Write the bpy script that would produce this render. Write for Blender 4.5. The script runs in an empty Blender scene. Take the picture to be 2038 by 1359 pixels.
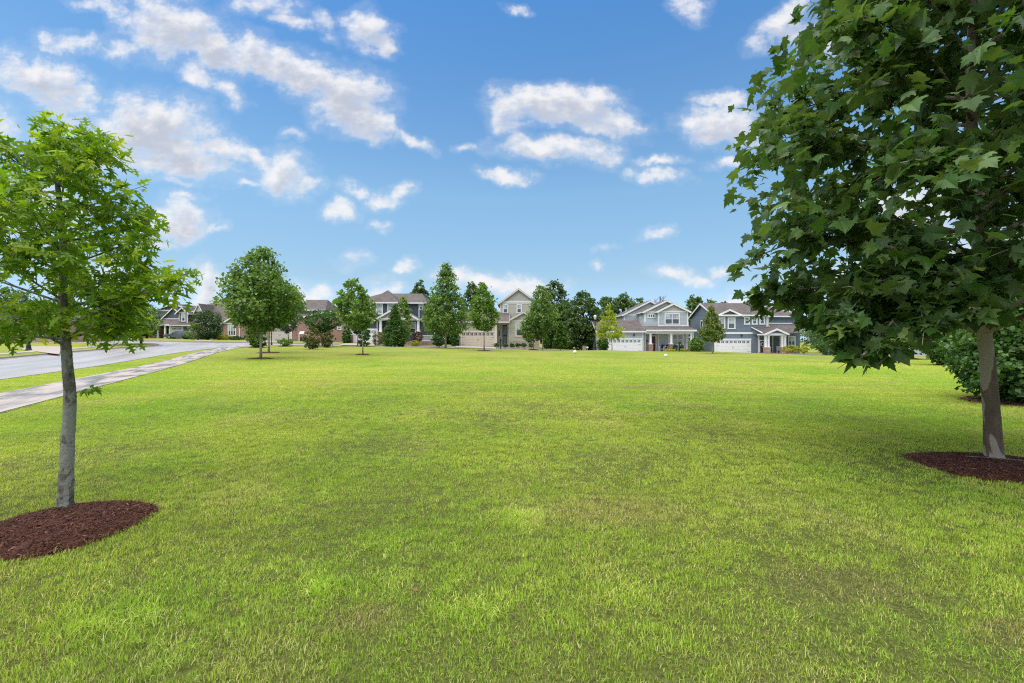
import bpy, bmesh, math, random
import numpy as np
from mathutils import Vector, Matrix
from mathutils.geometry import tessellate_polygon

S = bpy.context.scene
COL = S.collection
R = math.radians
# ------------------------------------------------------------------ camera
EYE, FPX, CU, CV = 1.4, 906.0, 1019.0, 679.5      # eye height, focal length and centre in photo pixels
cam_d = bpy.data.cameras.new('camera')
cam_d.sensor_width = 36.0
cam_d.lens = 36.0 * FPX / 2038.0
cam_d.clip_start, cam_d.clip_end = 0.05, 6000.0
cam = bpy.data.objects.new('camera', cam_d)
cam.location = (0, 0, EYE)
cam.rotation_euler = (R(90), 0, 0)
COL.objects.link(cam)
S.camera = cam
# ------------------------------------------------------------------ exposure, sun
S.view_settings.view_transform = 'Standard'
S.view_settings.look = 'None'
S.view_settings.gamma = 1.0
S.view_settings.use_curve_mapping = False
S.view_settings.exposure = 1.80
S.cycles.use_denoising = False        # a denoiser smears blades and leaves
S.cycles.filter_width = 1.15
SUN_EL, SUN_AZ = R(74), R(-125)                   # azimuth from +Y towards +X: behind the camera, to the left
sun_d = bpy.data.lights.new('sun', 'SUN')
sun_d.energy = 1.5
sun_d.angle = R(90)
sun_d.color = (1.0, 0.965, 0.90)
sun = bpy.data.objects.new('sun', sun_d)
sdir = Vector((math.sin(SUN_AZ) * math.cos(SUN_EL), math.cos(SUN_AZ) * math.cos(SUN_EL), math.sin(SUN_EL)))
sun.rotation_euler = sdir.to_track_quat('Z', 'Y').to_euler()
sun.location = (-20, -20, 40)
COL.objects.link(sun)
# ------------------------------------------------------------------ sky with clouds
CLOUDS = [  # centre u, v, half width, half height (photo pixels), tilt, strength
 (85,158,95,42,14,1),(150,178,50,24,20,.9),(130,84,60,20,5,.7),(235,98,52,20,12,.6),(345,60,95,52,-8,1),(300,30,60,40,0,.7),
 (420,90,110,42,22,1),(520,118,110,38,15,1),(610,150,80,42,20,1),(690,195,88,58,15,1),(735,240,62,30,25,.9),(822,279,44,14,24,.8),
 (405,150,48,24,35,.8),(455,185,34,20,40,.6),(300,255,118,66,5,1.1),(340,300,110,50,10,1),(230,300,70,50,0,.8),(450,293,62,24,25,.9),(510,315,40,18,25,.7),
 (558,345,56,42,5,1),(605,362,34,14,10,.8),(495,365,32,10,5,.6),(345,440,66,40,-5,1),(318,490,32,12,0,.9),(432,448,28,11,-8,.7),(362,391,36,11,0,.6),(358,362,40,9,5,.7),
 (738,62,50,38,30,.9),(768,95,34,20,35,.8),(700,35,34,14,0,.5),(1110,205,128,36,3,1.1),(1200,235,84,30,16,1),(1255,246,36,16,5,.7),
 (1090,292,112,24,2,.9),(1190,300,58,28,10,.9),(1010,348,46,14,2,.85),(1020,225,40,36,30,.7),(1320,322,46,11,0,.7),(1318,351,52,15,4,.85),
 (1430,245,76,36,-5,1),(1445,198,50,18,5,.8),(1480,260,46,40,0,.8),(1455,322,40,14,0,.7),(1560,40,80,26,-38,.8),(1620,75,70,38,10,.6),(1370,15,40,24,20,.6),
 (1035,18,26,9,10,.6),(680,418,36,20,5,.9),(780,396,42,19,-15,.85),(712,382,38,14,10,.65),(752,453,20,8,0,.5),(809,532,26,15,-5,.85),
 (940,560,66,22,5,1),(1040,572,70,20,3,1),(625,592,66,26,0,.9),(412,580,32,56,-10,.8),(1362,549,50,15,6,.8),(1447,538,24,11,0,.8),(1305,458,30,13,-8,.7),
 (525,12,60,22,0,.7),(200,12,60,12,8,.6),(580,42,40,13,5,.6),(150,230,60,40,10,.5),(700,520,20,12,0,.3),(1480,610,70,26,0,.6),
 (1800,420,120,60,0,.9),(1950,520,110,60,10,.9),(1700,560,70,30,0,.7),(-80,250,120,60,10,.9),(60,420,110,60,0,.7),(200,560,90,40,0,.6),
 (760,575,40,18,0,.6),(588,272,22,9,-15,.45),(640,50,30,14,40,.45),(930,290,16,8,0,.35),(1210,490,16,7,0,.35),(1195,530,10,10,0,.35),
]
world = bpy.data.worlds.new('World')
S.world = world
world.use_nodes = True
world.cycles.sampling_method = 'MANUAL'
world.cycles.sample_map_resolution = 256
def node(nt, kind, **kw):
    n = nt.nodes.new(kind)
    for k, v in kw.items():
        if k.startswith('i_'):
            n.inputs[int(k[2:])].default_value = v
        else:
            setattr(n, k, v)
    return n
def cloud_group(blobs, det):
    g = bpy.data.node_groups.new('cloud_field', 'ShaderNodeTree')
    g.interface.new_socket('Vector', in_out='INPUT', socket_type='NodeSocketVector')
    g.interface.new_socket('Field', in_out='OUTPUT', socket_type='NodeSocketFloat')
    L = g.links.new
    gi, go = node(g, 'NodeGroupInput'), node(g, 'NodeGroupOutput')
    # wobble of the outlines
    nz = node(g, 'ShaderNodeTexNoise', noise_dimensions='2D')
    nz.inputs['Scale'].default_value = 9.0; nz.inputs['Detail'].default_value = det[0]; nz.inputs['Roughness'].default_value = .6
    L(gi.outputs[0], nz.inputs['Vector'])
    ad = node(g, 'ShaderNodeVectorMath', operation='MULTIPLY_ADD'); ad.inputs[1].default_value = (.085, .075, 0)
    L(nz.outputs['Color'], ad.inputs[0]); L(gi.outputs[0], ad.inputs[2])
    cur = None
    for (u, v, a, b, t, s) in blobs:
        cx, cy = (u - CU) / FPX + .0425, (CV - v) / FPX + .0375
        ct, st, q = math.cos(R(t)), math.sin(R(t)), math.sqrt(s)
        ka, kb = q * FPX / (a * 1.12), q * FPX / (b * 1.12)
        src = ad.outputs[0]
        if cur is not None:   # keeps the shader's stack short
            rd = node(g, 'ShaderNodeVectorMath', operation='MULTIPLY_ADD'); rd.inputs[1].default_value = (0, 0, 1e-7)
            L(cur, rd.inputs[0]); L(src, rd.inputs[2]); src = rd.outputs[0]
        ds = []
        for vx, vy, k in ((ct, -st, ka), (st, ct, kb)):
            d = node(g, 'ShaderNodeVectorMath', operation='DOT_PRODUCT'); d.inputs[1].default_value = (vx * k, vy * k, -(cx * vx + cy * vy) * k)
            L(src, d.inputs[0]); ds.append(d.outputs['Value'])
        m1 = node(g, 'ShaderNodeMath', operation='MULTIPLY'); L(ds[0], m1.inputs[0]); L(ds[0], m1.inputs[1])
        m2 = node(g, 'ShaderNodeMath', operation='MULTIPLY_ADD'); L(ds[1], m2.inputs[0]); L(ds[1], m2.inputs[1]); L(m1.outputs[0], m2.inputs[2])
        ml = node(g, 'ShaderNodeMath', operation='SUBTRACT'); ml.inputs[0].default_value = s; L(m2.outputs[0], ml.inputs[1])
        if cur is None:
            cur = ml.outputs[0]
        else:
            mx = node(g, 'ShaderNodeMath', operation='SMOOTH_MAX'); mx.inputs[2].default_value = .12
            L(cur, mx.inputs[0]); L(ml.outputs[0], mx.inputs[1]); cur = mx.outputs[0]
    fl = node(g, 'ShaderNodeMath', operation='MAXIMUM'); fl.inputs[1].default_value = -2; L(cur, fl.inputs[0])
    # billows
    n2 = node(g, 'ShaderNodeTexNoise', noise_dimensions='2D')
    n2.inputs['Scale'].default_value = 22.0; n2.inputs['Detail'].default_value = det[1]; n2.inputs['Roughness'].default_value = .62
    sq = node(g, 'ShaderNodeVectorMath', operation='MULTIPLY'); sq.inputs[1].default_value = (.8, 1.25, 0)
    L(gi.outputs[0], sq.inputs[0]); L(sq.outputs[0], n2.inputs['Vector'])
    ma = node(g, 'ShaderNodeMath', operation='MULTIPLY_ADD'); ma.inputs[1].default_value = 1.9; ma.inputs[2].default_value = -1.0
    L(n2.outputs['Fac'], ma.inputs[0])
    fin = node(g, 'ShaderNodeMath', operation='ADD'); L(fl.outputs[0], fin.inputs[0]); L(ma.outputs[0], fin.inputs[1])
    L(fin.outputs[0], go.inputs[0])
    return g
def build_sky():
    nt = world.node_tree
    nt.nodes.clear()
    L = nt.links.new
    out, bg = node(nt, 'ShaderNodeOutputWorld'), node(nt, 'ShaderNodeBackground')
    bg.inputs['Strength'].default_value = 0.05
    L(bg.outputs[0], out.inputs[0])
    sky = node(nt, 'ShaderNodeTexSky', sky_type='NISHITA')
    sky.sun_disc = False
    sky.sun_elevation, sky.sun_rotation = SUN_EL, SUN_AZ
    sky.air_density, sky.dust_density, sky.ozone_density = 1.0, 0.4, 2.0
    tc = node(nt, 'ShaderNodeTexCoord')
    sep = node(nt, 'ShaderNodeSeparateXYZ'); L(tc.outputs['Generated'], sep.inputs[0])
    X, Y, Z = sep.outputs
    def math_(op, a, b=None, c=None, clamp=False):
        m = node(nt, 'ShaderNodeMath', operation=op); m.use_clamp = clamp
        for i, s in enumerate((a, b, c)):
            if s is None: continue
            if isinstance(s, (int, float)): m.inputs[i].default_value = s
            else: L(s, m.inputs[i])
        return m.outputs[0]
    ys = math_('MAXIMUM', Y, .05)
    t = node(nt, 'ShaderNodeCombineXYZ'); L(math_('DIVIDE', X, ys), t.inputs[0]); L(math_('DIVIDE', Z, ys), t.inputs[1]); t.inputs[2].default_value = 1.0
    g1 = node(nt, 'ShaderNodeGroup', node_tree=cloud_group(CLOUDS, (4, 7))); L(t.outputs[0], g1.inputs[0])
    up = node(nt, 'ShaderNodeVectorMath', operation='ADD'); up.inputs[1].default_value = (-.012, .030, 0)
    L(t.outputs[0], up.inputs[0])
    g2 = node(nt, 'ShaderNodeGroup', node_tree=cloud_group([c for c in CLOUDS if c[2] * c[3] > 1200], (3, 4))); L(up.outputs[0], g2.inputs[0])
    # unseen clouds outside the named ones, thickened to whiten the light
    zc = math_('ADD', math_('MAXIMUM', Z, 0), .18)
    pl = node(nt, 'ShaderNodeCombineXYZ'); L(math_('DIVIDE', X, zc), pl.inputs[0]); L(math_('DIVIDE', Y, zc), pl.inputs[1])
    nf = node(nt, 'ShaderNodeTexNoise'); nf.inputs['Scale'].default_value = 1.7; nf.inputs['Detail'].default_value = 5; nf.inputs['Roughness'].default_value = .58
    L(pl.outputs[0], nf.inputs['Vector'])
    far_f = math_('MULTIPLY_ADD', nf.outputs['Fac'], 3.2, -1.25)
    ax = math_('ABSOLUTE', math_('DIVIDE', X, ys))
    edge = math_('MAXIMUM', math_('MULTIPLY_ADD', ax, 4, -4.8), math_('MULTIPLY_ADD', math_('DIVIDE', Z, ys), 4, -3.1), None)
    edge = math_('MINIMUM', math_('MAXIMUM', edge, 0), 1)
    def mixf(f, a, b):
        m = node(nt, 'ShaderNodeMix', data_type='FLOAT'); L(f, m.inputs[0]); L(a, m.inputs[2]); L(b, m.inputs[3]); return m.outputs[0]
    fld = mixf(edge, g1.outputs[0], far_f)
    fl2 = mixf(edge, g2.outputs[0], math_('SUBTRACT', far_f, .15))
    def sstep(v, a, b):
        m = node(nt, 'ShaderNodeMapRange', interpolation_type='SMOOTHSTEP'); m.inputs[1].default_value = a; m.inputs[2].default_value = b
        L(v, m.inputs[0]); return m.outputs[0]
    dens = math_('POWER', sstep(fld, -.42, 1.0), 1.3)
    shade = math_('MULTIPLY', sstep(fl2, -.1, 1.15), sstep(fld, .0, .9))
    above = sstep(Z, -.01, .02)
    veil = math_('MULTIPLY', sstep(fld, -.95, .35), .17)          # thin vapour round the clouds
    dens = math_('MULTIPLY', math_('MULTIPLY', math_('MAXIMUM', dens, veil), above), .95)
    # the photograph's clear blue: deeper overhead, paler near the ground
    el = node(nt, 'ShaderNodeMapRange'); el.inputs[1].default_value = 0; el.inputs[2].default_value = 1; L(Z, el.inputs[0])
    rp = node(nt, 'ShaderNodeValToRGB'); L(el.outputs[0], rp.inputs[0])
    e = rp.color_ramp.elements
    e[0].position, e[0].color = 0.0, (.44, .58, 1.0, 1)
    q = e.new(.05); q.color = (.50, .58, .76, 1)
    e[1].position, e[1].color = 0.6, SKY_TOP + (1,)
    q = e.new(.13); q.color = SKY_LOW + (1,)
    q = e.new(.30); q.color = SKY_MID + (1,)
    hs = node(nt, 'ShaderNodeMix', data_type='RGBA', blend_type='MULTIPLY'); hs.inputs[0].default_value = 1
    L(sky.outputs[0], hs.inputs[6]); L(rp.outputs[0], hs.inputs[7])
    hs2 = node(nt, 'ShaderNodeVectorMath', operation='SCALE'); hs2.inputs['Scale'].default_value = 1.25
    L(hs.outputs[2], hs2.inputs[0])
    cc = node(nt, 'ShaderNodeMix', data_type='RGBA'); L(shade, cc.inputs[0])
    cc.inputs[6].default_value = tuple(c * CLOUD_W for c in (1.0, .99, 1.0)) + (1,)
    cc.inputs[7].default_value = tuple(c * CLOUD_W for c in (.60, .635, .73)) + (1,)
    mx = node(nt, 'ShaderNodeMix', data_type='RGBA'); L(dens, mx.inputs[0]); L(hs2.outputs[0], mx.inputs[6]); L(cc.outputs[2], mx.inputs[7])
    L(mx.outputs[2], bg.inputs['Color'])
SKY_TOP, SKY_MID, SKY_LOW, CLOUD_W = (.40, .745, .935), (.71, .85, .815), (.58, .635, .645), 5.4
build_sky()
# ------------------------------------------------------------------ helpers
rng = np.random.default_rng(7)
def link(o, parent=None):
    COL.objects.link(o)
    if parent is not None: o.parent = parent
    return o
def tag(o, label=None, cat=None, group=None, kind=None):
    if label: o['label'] = label
    if cat: o['category'] = cat
    if group: o['group'] = group
    if kind: o['kind'] = kind
    return o
def empty(name, loc=(0, 0, 0), rz=0.0, parent=None):
    o = bpy.data.objects.new(name, None)
    o.empty_display_size = .2
    o.location = loc; o.rotation_euler = (0, 0, rz)
    return link(o, parent)
def copy_tree(o, parent=None):
    c = o.copy(); link(c, parent)
    for ch in list(o.children): copy_tree(ch, c)
    return c
def arr_mesh(name, verts, tris, tint=None, smooth=False):
    me = bpy.data.meshes.new(name)
    verts = np.asarray(verts, np.float32); tris = np.asarray(tris, np.int32)
    n = tris.shape[1]
    me.vertices.add(len(verts)); me.vertices.foreach_set('co', verts.ravel())
    me.loops.add(tris.size); me.loops.foreach_set('vertex_index', tris.ravel())
    me.polygons.add(len(tris)); me.polygons.foreach_set('loop_start', np.arange(0, tris.size, n, dtype=np.int32))
    me.update(calc_edges=True)
    if tint is not None:
        a = me.attributes.new('tint', 'FLOAT', 'POINT'); a.data.foreach_set('value', np.asarray(tint, np.float32))
    if smooth:
        me.polygons.foreach_set('use_smooth', np.ones(len(tris), bool))
    return me
def add_mesh(name, me, m, parent=None, loc=None):
    me.materials.append(m)
    o = bpy.data.objects.new(name, me)
    if loc is not None: o.location = loc
    return link(o, parent)
class MB:
    """Collects solids; build() links them as one mesh object."""
    def __init__(s): s.v, s.f = [], []
    def add(s, vs, fs):
        k = len(s.v); s.v += [tuple(p) for p in vs]; s.f += [tuple(i + k for i in f) for f in fs]; return s
    def box(s, x0, x1, y0, y1, z0, z1):
        x0, x1 = sorted((x0, x1)); y0, y1 = sorted((y0, y1)); z0, z1 = sorted((z0, z1))
        return s.add([(x0,y0,z0),(x1,y0,z0),(x1,y1,z0),(x0,y1,z0),(x0,y0,z1),(x1,y0,z1),(x1,y1,z1),(x0,y1,z1)],
                     [(0,3,2,1),(4,5,6,7),(0,1,5,4),(1,2,6,5),(2,3,7,6),(3,0,4,7)])
    def prism_y(s, poly, y0, y1):            # poly in (x, z), counter-clockwise seen from the front (-Y)
        n = len(poly)
        vs = [(x, y0, z) for x, z in poly] + [(x, y1, z) for x, z in poly]
        fs = [tuple(range(n)), tuple(range(2 * n - 1, n - 1, -1))] + [(i, i + n, (i + 1) % n + n, (i + 1) % n) for i in range(n)]
        return s.add(vs, fs)
    def prism_x(s, poly, x0, x1):            # poly in (y, z)
        n = len(poly)
        vs = [(x0, y, z) for y, z in poly] + [(x1, y, z) for y, z in poly]
        fs = [tuple(range(n - 1, -1, -1)), tuple(range(n, 2 * n))] + [((i + 1) % n, (i + 1) % n + n, i + n, i) for i in range(n)]
        return s.add(vs, fs)
    def slab(s, a, b, c, d, t):              # quad a b c d (any 3-D points) thickened downward by t
        lo = [(p[0], p[1], p[2] - t) for p in (a, b, c, d)]
        return s.add([a, b, c, d] + lo, [(0,1,2,3),(7,6,5,4),(0,4,5,1),(1,5,6,2),(2,6,7,3),(3,7,4,0)])
    def slab3(s, a, b, c, t):
        lo = [(p[0], p[1], p[2] - t) for p in (a, b, c)]
        return s.add([a, b, c] + lo, [(0,1,2),(5,4,3),(0,3,4,1),(1,4,5,2),(2,5,3,0)])
    def tube(s, pts, rad, n=8, cap=True):
        pts = [Vector(p) for p in pts]
        k = len(s.v); u = None
        for i, p in enumerate(pts):
            d = (pts[min(i + 1, len(pts) - 1)] - pts[max(i - 1, 0)]).normalized()
            if u is None:
                u = d.cross(Vector((0, 0, 1)) if abs(d.z) < .95 else Vector((1, 0, 0))).normalized()
            else:
                u = (u - d * u.dot(d)).normalized()
            w = d.cross(u); r = rad[i] if hasattr(rad, '__len__') else rad
            for j in range(n):
                a = 2 * math.pi * j / n
                s.v.append(tuple(p + u * (r * math.cos(a)) + w * (r * math.sin(a))))
        for i in range(len(pts) - 1):
            for j in range(n):
                a, b = k + i * n + j, k + i * n + (j + 1) % n
                s.f.append((a, b, b + n, a + n))
        if cap:
            s.f.append(tuple(k + j for j in range(n - 1, -1, -1)))
            e = k + (len(pts) - 1) * n
            s.f.append(tuple(e + j for j in range(n)))
        return s
    def lathe(s, prof, n=16, c=(0, 0)):      # prof: (r, z) from the bottom up
        k = len(s.v)
        for r, z in prof:
            for j in range(n):
                a = 2 * math.pi * j / n
                s.v.append((c[0] + r * math.cos(a), c[1] + r * math.sin(a), z))
        for i in range(len(prof) - 1):
            for j in range(n):
                a, b = k + i * n + j, k + i * n + (j + 1) % n
                s.f.append((a, b, b + n, a + n))
        s.f.append(tuple(k + j for j in range(n - 1, -1, -1)))
        e = k + (len(prof) - 1) * n
        s.f.append(tuple(e + j for j in range(n)))
        return s
    def build(s, name, m, parent=None, smooth=False, bevel=0.0):
        me = bpy.data.meshes.new(name); me.from_pydata(s.v, [], s.f)
        if bevel:
            bm = bmesh.new(); bm.from_mesh(me)
            bmesh.ops.bevel(bm, geom=bm.edges[:], offset=bevel, segments=2, affect='EDGES', profile=.7)
            bm.to_mesh(me); bm.free()
        if smooth:
            me.polygons.foreach_set('use_smooth', np.ones(len(me.polygons), bool))
            me.update()
        return add_mesh(name, me, m, parent)

# ------------------------------------------------------------------ terrain
FX = np.array([-400,-120,-90,-75,-60,-45,-31,-16,-4.4,6,14,25,40,70,400.])
FZ = np.array([2.6,2.45,2.3,2.1,1.85,1.62,1.36,1.0,.70,.24,-.22,-.34,-.45,-.8,-1.2])
def sm(x, a, b):
    t = np.clip((x - a) / (b - a), 0, 1); return t * t * (3 - 2 * t)
def height(x, y):
    x, y = np.asarray(x, float), np.asarray(y, float)
    f = np.interp(x, FX, FZ)
    for k in (-5, 5): f = f + np.interp(x + k, FX, FZ)
    f = f / 3
    z = sm(y, 22, 75) * f
    z = z + .36 * np.exp(-((y - 55) / 8.5) ** 2) * sm(x, 3, 13) * (1 - sm(x, 24, 38))
    return z
def H(x, y): return float(height(x, y))
def gp(u, v):
    """Ground point seen at photo pixel (u, v)."""
    d = 2.0; prev = d
    while d < 160:
        x = (u - CU) / FPX * d
        if EYE - (v - CV) / FPX * d <= H(x, d): break
        d += .1
    return Vector((x, d, H(x, d)))
def at(u, d, z=None):
    x = (u - CU) / FPX * d
    return Vector((x, d, H(x, d) if z is None else z))
# ------------------------------------------------------------------ materials
def mat_new(name):
    m = bpy.data.materials.new(name); m.use_nodes = True
    nt = m.node_tree; b = nt.nodes['Principled BSDF']
    b.inputs['Specular IOR Level'].default_value = .35
    return m, nt, b
def rgb(h): 
    f = lambda c: c / 12.92 if c <= .04045 else ((c + .055) / 1.055) ** 2.4
    return tuple(f(int(h[i:i + 2], 16) / 255) for i in (0, 2, 4))
def ramp(nt, fac, stops):
    r = nt.nodes.new('ShaderNodeValToRGB'); e = r.color_ramp.elements
    while len(e) < len(stops): e.new(.5)
    for el, (p, c) in zip(e, stops): el.position = p; el.color = tuple(c) + (1,)
    nt.links.new(fac, r.inputs[0]); return r.outputs[0]
def tex_noise(nt, scale, detail=4, rough=.55, vec=None, dist=0):
    n = nt.nodes.new('ShaderNodeTexNoise')
    n.inputs['Scale'].default_value = scale; n.inputs['Detail'].default_value = detail; n.inputs['Roughness'].default_value = rough
    n.inputs['Distortion'].default_value = dist
    if vec is not None: nt.links.new(vec, n.inputs['Vector'])
    return n.outputs['Fac']
def coord(nt, which='Object', scale=None):
    t = nt.nodes.new('ShaderNodeTexCoord').outputs[which]
    if scale:
        m = nt.nodes.new('ShaderNodeVectorMath'); m.operation = 'MULTIPLY'; m.inputs[1].default_value = scale
        nt.links.new(t, m.inputs[0]); t = m.outputs[0]
    return t
def worldpos(nt, scale=None):
    t = nt.nodes.new('ShaderNodeNewGeometry').outputs['Position']
    if scale:
        m = nt.nodes.new('ShaderNodeVectorMath'); m.operation = 'MULTIPLY'; m.inputs[1].default_value = scale
        nt.links.new(t, m.inputs[0]); t = m.outputs[0]
    return t
def mth(nt, op, a, b=None, c=None):
    m = nt.nodes.new('ShaderNodeMath'); m.operation = op
    for i, s in enumerate((a, b, c)):
        if s is None: continue
        if isinstance(s, (int, float)): m.inputs[i].default_value = s
        else: nt.links.new(s, m.inputs[i])
    return m.outputs[0]
def mixc(nt, f, a, b, blend='MIX'):
    m = nt.nodes.new('ShaderNodeMix'); m.data_type = 'RGBA'; m.blend_type = blend
    for i, s in ((0, f), (6, a), (7, b)):
        if isinstance(s, (int, float)): m.inputs[i].default_value = s
        elif isinstance(s, tuple): m.inputs[i].default_value = s + (1,)
        else: nt.links.new(s, m.inputs[i])
    return m.outputs[2]
def bump(nt, b, h, strength=.5, dist=.02):
    n = nt.nodes.new('ShaderNodeBump'); n.inputs['Strength'].default_value = strength; n.inputs['Distance'].default_value = dist
    nt.links.new(h, n.inputs['Height']); nt.links.new(n.outputs[0], b.inputs['Normal'])
def plain(name, c, rough=.6, var=.12, scale=3.0, metal=0.0):
    m, nt, b = mat_new(name)
    n = tex_noise(nt, scale, 5, .6, coord(nt))
    lo = tuple(x * (1 - var) for x in c); hi = tuple(min(1, x * (1 + var)) for x in c)
    nt.links.new(ramp(nt, n, [(.3, lo), (.7, hi)]), b.inputs['Base Color'])
    b.inputs['Roughness'].default_value = rough; b.inputs['Metallic'].default_value = metal
    return m
def frac_z(nt, pitch):
    s = nt.nodes.new('ShaderNodeSeparateXYZ'); nt.links.new(coord(nt), s.inputs[0])
    return s, mth(nt, 'FRACT', mth(nt, 'DIVIDE', s.outputs[2], pitch))
def siding(name, c, pitch=.19, vertical=False):
    """Painted boards: lapped courses, or upright battens for gables."""
    m, nt, b = mat_new(name)
    s = nt.nodes.new('ShaderNodeSeparateXYZ'); nt.links.new(coord(nt), s.inputs[0])
    ax = mth(nt, 'ADD', s.outputs[0], s.outputs[1]) if vertical else s.outputs[2]
    fr = mth(nt, 'FRACT', mth(nt, 'DIVIDE', ax, .42 if vertical else pitch))
    n = tex_noise(nt, 1.2, 5, .6, coord(nt, scale=(1, 1, 6)))
    col = ramp(nt, n, [(.3, tuple(x * .93 for x in c)), (.7, tuple(min(1, x * 1.05) for x in c))])
    nt.links.new(col, b.inputs['Base Color'])
    if vertical:
        h = mth(nt, 'LESS_THAN', fr, .14)
        bump(nt, b, h, 1, .02)
    else:
        bump(nt, b, mth(nt, 'SUBTRACT', 1, fr), 1, .014)
    b.inputs['Roughness'].default_value = .55
    return m
def shingle(name, c):
    m, nt, b = mat_new(name)
    s = nt.nodes.new('ShaderNodeSeparateXYZ'); nt.links.new(coord(nt), s.inputs[0])
    cb = nt.nodes.new('ShaderNodeCombineXYZ')
    nt.links.new(mth(nt, 'ADD', s.outputs[0], mth(nt, 'MULTIPLY', s.outputs[1], .37)), cb.inputs[0]); nt.links.new(s.outputs[2], cb.inputs[1])
    br = nt.nodes.new('ShaderNodeTexBrick'); nt.links.new(cb.outputs[0], br.inputs['Vector'])
    br.inputs['Scale'].default_value = 1; br.inputs['Brick Width'].default_value = .32; br.inputs['Row Height'].default_value = .085
    br.inputs['Mortar Size'].default_value = .006; br.inputs['Bias'].default_value = 0
    br.inputs['Color1'].default_value = tuple(x * .78 for x in c) + (1,)
    br.inputs['Color2'].default_value = tuple(x * 1.3 for x in c) + (1,)
    br.inputs['Mortar'].default_value = tuple(x * .45 for x in c) + (1,)
    n = tex_noise(nt, .8, 5, .65, coord(nt))
    v = ramp(nt, n, [(.3, (.8, .8, .8)), (.7, (1.12, 1.1, 1.08))])
    nt.links.new(mixc(nt, 1.0, br.outputs[0], v, 'MULTIPLY'), b.inputs['Base Color'])
    bump(nt, b, br.outputs['Fac'], -.5, .02)
    b.inputs['Roughness'].default_value = .85
    return m
def brickmat(name, c1, c2, mortar, w=.21, h=.07):
    m, nt, b = mat_new(name)
    s = nt.nodes.new('ShaderNodeSeparateXYZ'); nt.links.new(coord(nt), s.inputs[0])
    cb = nt.nodes.new('ShaderNodeCombineXYZ'); nt.links.new(mth(nt, 'ADD', s.outputs[0], s.outputs[1]), cb.inputs[0]); nt.links.new(s.outputs[2], cb.inputs[1])
    br = nt.nodes.new('ShaderNodeTexBrick'); nt.links.new(cb.outputs[0], br.inputs['Vector'])
    br.inputs['Scale'].default_value = 1; br.inputs['Brick Width'].default_value = w; br.inputs['Row Height'].default_value = h
    br.inputs['Mortar Size'].default_value = .011
    br.inputs['Color1'].default_value = c1 + (1,); br.inputs['Color2'].default_value = c2 + (1,); br.inputs['Mortar'].default_value = mortar + (1,)
    n = tex_noise(nt, 6, 4, .7, coord(nt))
    v = ramp(nt, n, [(.3, (.7, .68, .68)), (.72, (1.3, 1.22, 1.2))])
    nt.links.new(mixc(nt, 1.0, br.outputs[0], v, 'MULTIPLY'), b.inputs['Base Color'])
    bump(nt, b, br.outputs['Fac'], -.6, .012)
    b.inputs['Roughness'].default_value = .85
    return m
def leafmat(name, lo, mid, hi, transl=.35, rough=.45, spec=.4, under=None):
    """Leaves: colour by a tint per leaf that carries painted crown shade, light passing through."""
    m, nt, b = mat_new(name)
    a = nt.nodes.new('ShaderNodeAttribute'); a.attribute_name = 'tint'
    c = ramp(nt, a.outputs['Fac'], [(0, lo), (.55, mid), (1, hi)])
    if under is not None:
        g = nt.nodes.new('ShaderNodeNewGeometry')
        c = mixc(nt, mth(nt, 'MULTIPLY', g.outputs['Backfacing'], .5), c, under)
    nt.links.new(c, b.inputs['Base Color'])
    b.inputs['Roughness'].default_value = rough; b.inputs['Specular IOR Level'].default_value = spec
    t = nt.nodes.new('ShaderNodeBsdfTranslucent')
    tc = mixc(nt, 1.0, c, (1.25, 1.3, .55), 'MULTIPLY'); nt.links.new(tc, t.inputs['Color'])
    mx = nt.nodes.new('ShaderNodeMixShader'); mx.inputs[0].default_value = transl
    nt.links.new(b.outputs[0], mx.inputs[1]); nt.links.new(t.outputs[0], mx.inputs[2])
    nt.links.new(mx.outputs[0], nt.nodes['Material Output'].inputs['Surface'])
    return m
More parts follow.
